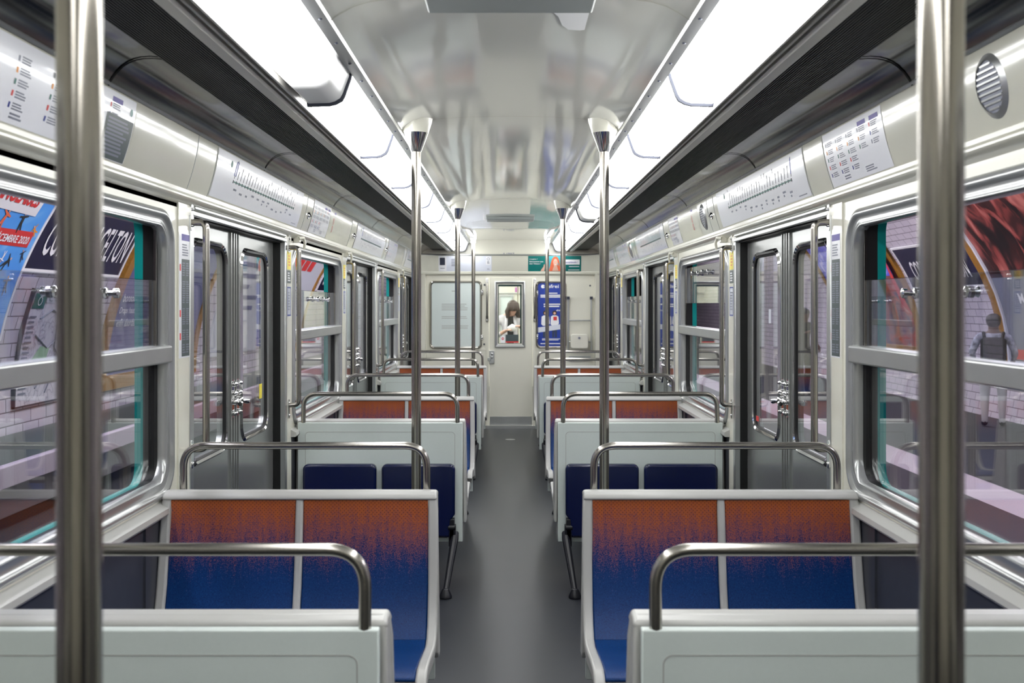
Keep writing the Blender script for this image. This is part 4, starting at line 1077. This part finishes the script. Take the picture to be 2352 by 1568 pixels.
# ------------------------------------------------------------------ people
def skin_body(name, verts, edges, radii, root=0, sub=2):
    me = bpy.data.meshes.new(name); me.from_pydata(verts, edges, [])
    ob = bpy.data.objects.new(name, me); COL.objects.link(ob)
    ob.modifiers.new('skin', 'SKIN'); sv = me.skin_vertices[0].data
    for i, r in enumerate(radii):
        sv[i].radius = (r, r) if isinstance(r, (int, float)) else r
        sv[i].use_root = (i == root)
    ss = ob.modifiers.new('sub', 'SUBSURF'); ss.levels = sub; ss.render_levels = sub
    dg = bpy.context.evaluated_depsgraph_get(); dg.update()
    m2 = bpy.data.meshes.new_from_object(ob.evaluated_get(dg)); m2.name = name
    bpy.data.objects.remove(ob); bpy.data.meshes.remove(me)
    m2.polygons.foreach_set('use_smooth', [True]*len(m2.polygons))
    return m2
def person(label, loc, rotz, H, pose, mats, hair_mat, hair_long=False, extra=None):
    """pose: dict of hand and elbow points in a 1.70 m figure facing -Y"""
    t = thing('person', label, 'person', loc)
    k = H/1.70
    V = []; E = []; R = []
    def add(p, r, prev=None):
        V.append((p[0]*k, p[1]*k, p[2]*k)); R.append((r[0]*k, r[1]*k) if isinstance(r, tuple) else r*k)
        if prev is not None: E.append((prev, len(V)-1))
        return len(V)-1
    hd = pose.get('head', (0, 0, 0))
    pel = add((0, 0, 0.92), (0.15, 0.105)); wa = add((0, 0, 1.06), (0.125, 0.09), pel); ch = add((0, -0.005, 1.25), (0.15, 0.10), wa); up = add((0, 0.01, 1.38), (0.11, 0.075), ch)
    nk = add((hd[0]*0.3, hd[1]*0.3, 1.455), 0.052, up); h0 = add((hd[0]*0.7, hd[1]*0.75-0.012, 1.53+hd[2]*0.6), (0.066, 0.075), nk)
    h1 = add((hd[0], hd[1]-0.012, 1.61+hd[2]), (0.076, 0.092), h0); h2 = add((hd[0]*1.1, hd[1], 1.67+hd[2]), (0.05, 0.06), h1)
    for e in (-1, 1):
        hp = add((e*0.095, 0, 0.86), 0.088, pel); kn = add((e*0.10, -0.02, 0.48), 0.058, hp); cf = add((e*0.10, 0.015, 0.34), 0.055, kn); an = add((e*0.10, 0.02, 0.09), 0.038, cf); fo = add((e*0.105, -0.06, 0.045), 0.042, an); add((e*0.11, -0.15, 0.035), 0.034, fo)
        sh = add((e*0.17*pose.get('wide', 1), 0.01, 1.375), 0.062*pose.get('wide', 1), up); el = add(pose['elbow'][0 if e < 0 else 1], 0.043, sh); wr = add(pose['hand'][0 if e < 0 else 1], 0.029, el)
        d = (Vector(V[wr])-Vector(V[el])).normalized()/1.0; wv = Vector(pose['hand'][0 if e < 0 else 1])
        side_v = d.cross(Vector((0, 0, 1))).normalized(); upv = side_v.cross(d)
        pm_ = add(tuple(wv+d*0.055), (0.036, 0.02), wr)
        for q, ln in zip((-0.03, -0.010, 0.010, 0.03), (0.060, 0.072, 0.066, 0.050)):
            a = add(tuple(wv+d*0.09+side_v*q), 0.0095, pm_); b2 = add(tuple(wv+d*(0.09+ln*0.5)+side_v*q-upv*0.008), 0.0085, a); add(tuple(wv+d*(0.09+ln*0.9)+side_v*q-upv*0.03), 0.007, b2)
        th = add(tuple(wv+d*0.04-side_v*e*0.035), 0.011, pm_); add(tuple(wv+d*0.075-side_v*e*0.055-upv*0.008), 0.009, th)
    me = skin_body('body', V, E, R)
    for m_ in (mats['skin'], mats['top'], mats['legs'], mats['shoes'], mats.get('inner', mats['top'])): me.materials.append(m_)
    hL, hR = [Vector(p)*k for p in pose['hand']]
    for p in me.polygons:
        c = p.center; z = c.z/k
        i = 1
        if z < 0.075: i = 3
        elif z < 0.93: i = 2
        elif z > 1.425 and abs(c.x) < 0.12*k: i = 0
        elif mats.get('inner') and abs(c.x) < 0.062*k and c.y < 0 and z > 0.95: i = 4
        for hh, el in ((hL, pose['elbow'][0]), (hR, pose['elbow'][1])):
            dd = (hh-Vector(el)*k).normalized()
            al = (c-hh).dot(dd)
            if -0.05*k < al < 0.24*k and ((c-hh)-dd*al).length < 0.062*k: i = 0
        p.material_index = i
    o = bpy.data.objects.new('body', me); COL.objects.link(o); o.parent = t
    hc = Vector((hd[0], hd[1]-0.012, 1.612+hd[2]))*k
    f = MB()
    # nose, ears
    f.add([tuple(hc+Vector(p)*k) for p in ((-0.016, -0.086, -0.03), (0.016, -0.086, -0.03), (0, -0.112, -0.028), (0, -0.09, 0.012))], [(0, 1, 2), (0, 2, 3), (1, 3, 2), (0, 3, 1)])
    for e in (-1, 1): f.ball(tuple(hc+Vector((e*0.078, 0.0, -0.008))*k), 0.026*k, 10, 8, sx=0.4, sy=0.7)
    f.build('face', mats['skin'], t)
    fe = MB()
    for e in (-1, 1): fe.ball(tuple(hc+Vector((e*0.031, -0.080, 0.006))*k), 0.012*k, 10, 8, sz=0.5)
    fe.build('eyes', M['inkdark'], t)
    mo = MB(); mo.ball(tuple(hc+Vector((0, -0.080, -0.055))*k), 0.022*k, 12, 8, sz=0.3, sy=0.5); mo.build('mouth', M['redhair'] if not mats.get('dark') else M['skinbrown'], t)
    hb = MB(); hb.ball(tuple(hc+Vector((0, 0.022, 0.026))*k), 0.098*k, 24, 16, sx=0.92, sy=0.98, sz=0.93)
    if not hair_long: hb.ball(tuple(hc+Vector((0, 0.034, -0.02))*k), 0.082*k, 20, 12)
    if hair_long:
        for i in range(13):
            a = PI*(-0.12)+PI*1.24*i/12
            p0 = hc+Vector((0.060*math.cos(a), 0.022+0.060*math.sin(a), 0.06))*k
            fall = Vector((hd[0]*0.5, hd[1]*0.9, 0))*k
            p1 = p0+Vector((0.034*math.cos(a), 0.028*math.sin(a), -0.12))*k; p2 = p1+Vector((0.012*math.cos(a), 0, -0.10))*k+fall*0.35
            hb.tube([p0, p1, p2], 0.03*k, 8, radii=[0.012*k, 0.033*k, 0.012*k])
    if hair_long:
        for i in range(7):
            x = (-0.06+0.02*i)*k
            hb.tube([hc+Vector((x*0.5, -0.02*k, 0.085*k)), hc+Vector((x*1.0, -0.070*k, 0.055*k)), hc+Vector((x*1.25, -0.102*k, -0.03*k)), hc+Vector((x*1.2-0.01*k, -0.10*k, -0.06*k))], 0.02*k, 8, radii=[0.014*k, 0.024*k, 0.018*k, 0.006*k])
    hb.build('hair', hair_mat, t, smooth=180)
    if extra: extra(t, k)
    t.rotation_euler = (0, 0, rotz)
    if mats.get('dark'): t.scale = (1.2, 1.1, 1.0)
    return t
# figure pieces are modelled about the figure's own base
_old = MB.build
def local_build(s, name, mat, parent=None, **kw):
    if parent is not None and parent.get('category') == 'person':
        L = world_loc(parent); s.v = [(p[0]+L[0], p[1]+L[1], p[2]+L[2]) for p in s.v]
    return _old(s, name, mat, parent, **kw)
MB.build = local_build

def cardigan(t, k):
    mb = MB()
    for e in (-1, 1):
        pts = [(0.06, -0.07, 1.41), (0.075, -0.112, 1.28), (0.085, -0.115, 1.12), (0.09, -0.11, 0.98)]
        mb.tube([(e*p[0]*k, p[1]*k, p[2]*k) for p in pts], 0.02*k, 10, radii=[0.022*k, 0.026*k, 0.026*k, 0.022*k])
    mb.build('cardigan_edge', M['cloth_white'], t, smooth=180)
person('person in white cardigan, head bowed, holding white cloth, seen through the end door window', (-0.005, 15.0, 0), 0.12, 1.56,
       {'head': (0.035, -0.11, -0.05), 'wide': 1.18, 'lean': 0.03, 'elbow': [(-0.30, -0.06, 1.08), (0.30, -0.05, 1.16)], 'hand': [(-0.13, -0.24, 1.185), (0.15, -0.24, 1.25)]},
       {'skin': M['skin'], 'top': M['cloth_white'], 'inner': M['cloth_black'], 'legs': M['cloth_jean'], 'shoes': M['cloth_black']}, M['brownhair'], True, cardigan)
mb = MB(); c0 = Vector((0.03, 14.74, 1.145)); mb.ball(c0, 0.06, 20, 14, sx=1.15, sy=0.7, sz=0.9)
mb.v = [(p[0]+0.006*math.sin(70*p[2]+40*p[0]), p[1], p[2]+0.006*math.sin(60*p[0])) for p in mb.v]
tag(mb.build('cloth_bundle', M['inkwhite'], smooth=180), 'white bundled cloth held by the person in the next carriage', 'cloth')

# ------------------------------------------------------------------ station outside
st = MB(); NS = 40; YS0, YS1 = -8.0, 42.0
vt = []
for i in range(NS+1):
    a = -0.60+(PI+1.20)*i/NS
    vt.append((VX+VA*math.cos(a), VZ+VB*math.sin(a)))
ya = [YS0+(YS1-YS0)*i/10 for i in range(11)]
me = bpy.data.meshes.new('wall_station'); n = len(vt)
vv = [(x, y, z) for y in ya for x, z in vt]
ff = [(k*n+i, k*n+i+1, (k+1)*n+i+1, (k+1)*n+i) for k in range(len(ya)-1) for i in range(n-1)]
me.from_pydata(vv, [], ff)
arc = [0]
for i in range(1, n): arc.append(arc[-1]+math.hypot(vt[i][0]-vt[i-1][0], vt[i][1]-vt[i-1][1]))
uvl = me.uv_layers.new(name='UVMap')
for p in me.polygons:
    for li in p.loop_indices:
        vi = me.loops[li].vertex_index; uvl.data[li].uv = (ya[vi//n]+50, arc[vi % n]+10)
me.polygons.foreach_set('use_smooth', [True]*len(me.polygons)); me.materials.append(M['tile'])
o = bpy.data.objects.new('wall_station', me); COL.objects.link(o); struct(o, 'white tiled vault of the station')
mb = MB(); mb.box(-6, 9, YS0-0.1, YS0, -2, 5); mb.box(-6, 9, YS1, YS1+0.1, -2, 5); struct(mb.build('wall_station_ends', M['pit'], loc=(0, 0, 0)))
mb = MB(); mb.box(-5.0, -1.42, YS0, YS1, -1.3, -0.05); struct(mb.build('floor_platform_left', M['platform'], loc=(0, 0, 0)), 'asphalt platform on the left')
mb = MB(); mb.box(3.95, 7.4, YS0, YS1, -1.3, -0.15); pl = mb.build('floor_platform_right', M['platform'], loc=(0, 0, 0)); struct(pl, 'asphalt platform across the track')
MB().box(3.87, 4.35, YS0, YS1, -0.42, -0.14).build('nosing', M['nosing'], pl)
mb = MB(); mb.box(-1.42, 3.95, YS0, YS1, -1.35, -1.3); struct(mb.build('floor_track', M['pit'], loc=(0, 0, 0)))
mb = MB(); mb.box(-3.34, -3.28, 4.0, 24.0, 0.27, 0.42); mb.box(-4.1, -3.6, 4.0, 24.0, -0.05, 0.28)
pb = mb.build('platform_bench', M['nosing'], bevel=(0.01, 2)); MB().box(-4.1, -3.34, 4.0, 24.0, 0.29, 0.41).build('seat_top', M['benchtop'], pb)
tag(pb, 'long pale tiled bench along the left platform wall', 'bench')

for s, x, nm in ((-1, -1.9, 'left'), (1, 4.8, 'right')):
    for i in range(6):
        y = 1.0+5.5*i
        mb = MB(); mb.box(x-0.09, x+0.09, y, y+4.2, 3.24, 3.34); o = mb.build('platform_lamp', M['stationlamp']); tag(o, '%s long tube lamp over the %s platform' % (ORD[i], nm), 'lamp', 'tube lamps over the platforms')
        MB().box(x-0.02, x+0.02, y+2.0, y+2.1, 3.33, 4.0).build('hanger', M['inkdark'], o)

def wall_sheet(s, name, label, cat, u0, u1, v0, v1, mat, w=0.02, group=None, nv=10):
    f = vault(s); mb = MB(); mb.rect(f, u0, u1, v0, v1, w, 1, nv); mb.ring(f, [(u0, v0), (u1, v0)]+[(u1, v0+(v1-v0)*i/nv) for i in range(1, nv+1)]+[(u0, v1-(v1-v0)*i/nv) for i in range(nv)], [(u0, v0), (u1, v0)]+[(u1, v0+(v1-v0)*i/nv) for i in range(1, nv+1)]+[(u0, v1-(v1-v0)*i/nv) for i in range(nv)], 0.0, w)
    return tag(mb.build(name, mat, smooth=50), label, cat, group)
def wall_border(s, parent, u0, u1, v0, v1, b, mat, w0, w1, name='border', nv=10):
    f = vault(s); mb = MB()
    for a0, a1, c0, c1 in ((u0-b, u0, v0-b, v1+b), (u1, u1+b, v0-b, v1+b)):
        for j in range(nv): mb.fbox(f, a0, a1, c0+(c1-c0)*j/nv, c0+(c1-c0)*(j+1)/nv, w0, w1)
    mb.fbox(f, u0-b, u1+b, v0-b, v0, w0, w1); mb.fbox(f, u0-b, u1+b, v1, v1+b, w0, w1)
    return mb.build(name, mat, parent, smooth=20)
vl, vr = vault(-1), vault(1)
def tilt(f, u0, v0, a): return lambda u, v, w=0.0: f(u0+(u-u0)*math.cos(a)-(v-v0)*math.sin(a), v0+(u-u0)*math.sin(a)+(v-v0)*math.cos(a), w)
# left: blue poster
o = wall_sheet(-1, 'wall_poster', 'bright blue show poster with flying figures, left platform wall', 'poster', 5.2, 8.36, 1.22, 2.75, M['skypic'], 0.03)
wall_border(-1, o, 5.2, 8.36, 1.22, 2.75, 0.03, M['inkwhite'], 0.0, 0.035)
bd = MB(); bd.poly(vl, [(6.2, 2.22), (8.14, 2.17), (8.14, 2.40), (6.2, 2.46)], 0.036); bd.build('title_plate', M['inkwhite'], o)
ft = tilt(vl, 7.95, 2.25, -0.03)
text_mesh('ANGLAISES', ft, 7.38, 2.235, 0.69, 0.12, 0.041, 0.03).build('lettering', M['inkred'], o)
MB().rect(vl, 6.2, 8.28, 1.935, 2.055, 0.034, 6, 3).build('date_band', M['inkred'], o)
text_mesh('31 DÉCEMBRE 2020', vl, 7.58, 1.96, 0.66, 0.072, 0.038, 0.02).build('lettering', M['inkwhite'], o)
def jumper(f, u, v, h, a, top, w, par):
    g = tilt(f, u, v, a); q = h
    mb = MB(); mb.poly(g, [(u-0.09*q, v+0.30*q), (u-0.42*q, v+0.36*q), (u-0.42*q, v+0.42*q), (u-0.1*q, v+0.42*q), (u+0.1*q, v+0.42*q), (u+0.42*q, v+0.40*q), (u+0.42*q, v+0.34*q), (u+0.10*q, v+0.30*q), (u+0.12*q, v), (u+0.30*q, v-0.32*q), (u+0.22*q, v-0.35*q), (u+0.02*q, v-0.06*q), (u-0.04*q, v-0.45*q), (u-0.12*q, v-0.44*q), (u-0.13*q, v)], w)
    mb.build('printed_figure', top, par)
    mb = MB(); mb.poly(g, [(u+0.075*q*math.cos(t), v+0.53*q+0.09*q*math.sin(t)) for t in [2*PI*i/14 for i in range(14)]], w); mb.build('printed_head', M['skin'], par)
for u, v, h, a, c in ((7.99, 2.10, 0.15, 0.1, M['cloth_black']), (7.70, 2.10, 0.16, -0.3, M['redhair']), (8.27, 2.06, 0.11, 0.9, M['inkorange']), (7.98, 1.86, 0.09, 2.9, M['inkwhite']), (8.05, 1.80, 0.14, -1.0, M['cloth_black']), (8.27, 1.86, 0.10, 0.4, M['inkdark']), (7.72, 1.84, 0.13, 0.7, M['inkred']), (8.20, 1.62, 0.15, 0.1, M['inkgrey']), (7.85, 1.55, 0.15, 0.5, M['inkdark'])):
    jumper(vl, u, v, h, a, c, 0.035, o)
# left: station plaque
def plaque(s, u0, u1, label, t0, t1, z0=1.77, z1=2.31):
    o = wall_sheet(s, 'station_plaque', label, 'sign', u0, u1, z0, z1, M['plaque'], 0.015, 'enamel station name plaques')
    wall_border(s, o, u0, u1, z0, z1, 0.03, M['inkwhite'], 0.0, 0.02)
    text_mesh('CORENTIN CELTON', vault(s), t0, 1.885, t1-t0, 0.30, 0.0195, 0.012).build('lettering', M['inkwhite'], o)
plaque(-1, 8.43, 10.46, 'navy station name plaque on the left wall', 8.58, 10.36)
# left: lilac poster in gold frame beyond
o = wall_sheet(-1, 'wall_poster', 'lilac bedding poster in a gold frame on the left wall', 'poster', 10.68, 13.6, 0.75, 2.75, M['lilac'], 0.03)
wall_border(-1, o, 10.68, 13.6, 0.75, 2.75, 0.15, M['gold'], 0.0, 0.05, 'gold_frame')
for tt, z, u1 in (('bonsoirs.com', 1.515, 11.40), ('Draps haut de gamme', 1.375, 11.62), ('enfin abordables', 1.255, 11.42)):
    text_mesh(tt, vl, 10.76, z, u1-10.76, 0.085, 0.045, 0.012).build('lettering', M['inkwhite'], o)
text_mesh('A', vl, 11.1, 1.86, 0.12, 0.14, 0.045, 0.0).build('lettering', M['inkwhite'], o)
# left: area map
o = wall_sheet(-1, 'area_map', 'pale area map in a dark thin frame on the left platform wall', 'map', 8.75, 10.2, 0.62, 1.60, M['mapprint'], 0.03)
wall_border(-1, o, 8.75, 10.2, 0.62, 1.60, 0.012, M['inkdark'], 0.0, 0.04)
MB().rect(vl, 8.78, 9.0, 1.45, 1.58, 0.036).build('title_field', M['inkgreen'], o); MB().rect(vl, 9.02, 10.17, 1.50, 1.58, 0.036).build('title_band', M['palegreyblue'], o)
text_mesh('C O O', vl, 9.05, 1.512, 0.35, 0.055, 0.040).build('lettering', M['inkgrey'], o)
mb = MB(); mb.ring(vl, arcpts((8.89, 1.515), 0.04, 0, 2*PI, 20)[:-1], arcpts((8.89, 1.515), 0.03, 0, 2*PI, 20)[:-1], 0.040, 0.040); mb.build('badge', M['inkwhite'], o)
MB().poly(vl, [(8.95, 0.98), (9.12, 1.12), (9.3, 1.10), (9.22, 0.86), (9.0, 0.82)], 0.036).build('printed_park', M['mapgreen'], o)
mb = MB(); lines(vl, 8.79, 8.93, 0.7, 1.40, 16, 0.036, 0.4, 0.3, mb); mb.build('legend', M['inkgrey'], o)
mb = MB()
for pts in ([(9.0, 1.36), (9.2, 1.44), (9.35, 1.40), (9.4, 1.1), (9.7, 0.9)], [(8.98, 1.22), (9.25, 1.10), (9.6, 1.25), (10.1, 1.3)], [(9.1, 0.75), (9.4, 1.0), (9.9, 1.05)], [(9.3, 0.7), (9.5, 0.95), (9.8, 1.42)]):
    mb.tube([vl(u, v, 0.037) for u, v in pts], 0.006, 6)
mb.build('printed_roads', M['inkgrey'], o)
# more posters further along the left wall
o = wall_sheet(-1, 'wall_poster', 'white and red poster further along the left wall', 'poster', 17.6, 20.6, 0.75, 2.85, M['palegreyblue'], 0.03)
wall_border(-1, o, 17.6, 20.6, 0.75, 2.85, 0.15, M['gold'], 0.0, 0.05, 'gold_frame')
mb = MB()
for i in range(4): mb.rect(vl, 17.7+0.5*i, 18.1+0.5*i, 2.1, 2.8, 0.036, 1, 4)
mb.build('red_field', M['inkred'], o)
plaque(-1, 21.2, 23.4, 'navy station name plaque far along the left wall', 21.45, 23.2)
o = wall_sheet(-1, 'wall_poster', 'pale lilac poster between the plaques on the left wall', 'poster', 14.4, 17.0, 0.75, 2.6, M['palegreyblue'], 0.03)
mb = MB(); lines(vl, 14.6, 16.5, 1.2, 2.3, 7, 0.036, 0.4, 0.5, mb); mb.build('text_lines', M['lilac'], o)
# right wall (u = -y)
plaque(1, -17.78, -15.10, 'navy station name plaque on the right wall across the track', -17.45, -15.35, 1.77, 2.40)
o = wall_sheet(1, 'wall_poster', 'dark red poster at the right edge across the track', 'poster', -14.75, -11.2, 0.70, 3.9, M['redpic'], 0.03)
wall_border(1, o, -14.75, -11.2, 0.70, 3.9, 0.05, M['palegreyblue'], 0.0, 0.06); wall_border(1, o, -14.80, -11.15, 0.65, 3.95, 0.22, M['gold'], 0.0, 0.05, 'gold_frame')
MB().rect(vr, -14.75, -11.2, 0.71, 1.86, 0.036, 1, 6).build('text_field', M['inkgrey'], o)
for i, tt in enumerate(('MAR', 'AU', '20')):
    text_mesh(tt, vr, -14.18, 1.50-0.21*i, (0.42, 0.28, 0.28)[i], 0.14, 0.042, 0.02).build('lettering', M['inkwhite'], o)
MB().rect(vr, -14.70, -13.2, 0.72, 0.86, 0.040).build('red_strip', M['inkred'], o)
o = wall_sheet(1, 'wall_poster', 'violet sky and canyon poster beyond the right plaque', 'poster', -22.2, -18.1, 0.75, 2.95, M['canyon'], 0.03)
wall_border(1, o, -22.2, -18.1, 0.75, 2.95, 0.16, M['gold'], 0.0, 0.05, 'gold_frame')
MB().rect(vr, -22.18, -18.32, 2.0, 2.93, 0.036, 1, 6).build('printed_sky', M['violetsky'], o)
MB().poly(vr, [(-18.34, 2.3), (-18.13, 2.6), (-18.13, 1.3), (-18.5, 1.5)], 0.038).build('printed_cliff', M['inkred'], o)

def backpack(t, k):
    mb = MB(); mb.slab(lambda u, v, w=0.0: (u*k, (0.10+w)*k, v*k), rrect(-0.15, 0.15, 0.98, 1.36, 0.06), 0.0, 0.14); mb.build('backpack', M['cloth_black'], t, bevel=(0.03*k, 3))
    mb = MB()
    for e in (-1, 1):
        mb.tube([(e*0.10*k, 0.15*k, 1.33*k), (e*0.115*k, 0.06*k, 1.43*k), (e*0.115*k, -0.07*k, 1.36*k), (e*0.12*k, -0.09*k, 1.2*k)], 0.02*k, 8)
    mb.build('strap', M['cloth_black'], t, smooth=180)
person('person in pale patterned shirt with dark backpack, seen from behind on the right platform', (6.42, 14.0, -0.15), PI-0.43, 1.49,
       {'head': (0, -0.03, -0.01), 'elbow': [(-0.25, 0.03, 1.12), (0.25, 0.03, 1.12)], 'hand': [(-0.22, -0.14, 0.98), (0.22, -0.14, 0.98)]},
       {'skin': M['skinbrown'], 'top': M['cloth_print'], 'legs': M['cloth_pale'], 'shoes': M['cloth_black'], 'dark': 1}, M['blackhair'], False, backpack)
person('person in dark clothes holding a telephone, seen through the first right door', (5.25, 18.9, -0.15), 0.5, 1.56,
       {'head': (0, -0.04, -0.02), 'elbow': [(-0.24, -0.02, 1.12), (0.24, -0.02, 1.12)], 'hand': [(-0.08, -0.22, 1.24), (0.20, -0.12, 0.98)]},
       {'skin': M['skinbrown'], 'top': M['cloth_black'], 'legs': M['cloth_black'], 'shoes': M['cloth_black'], 'dark': 1}, M['blackhair'])
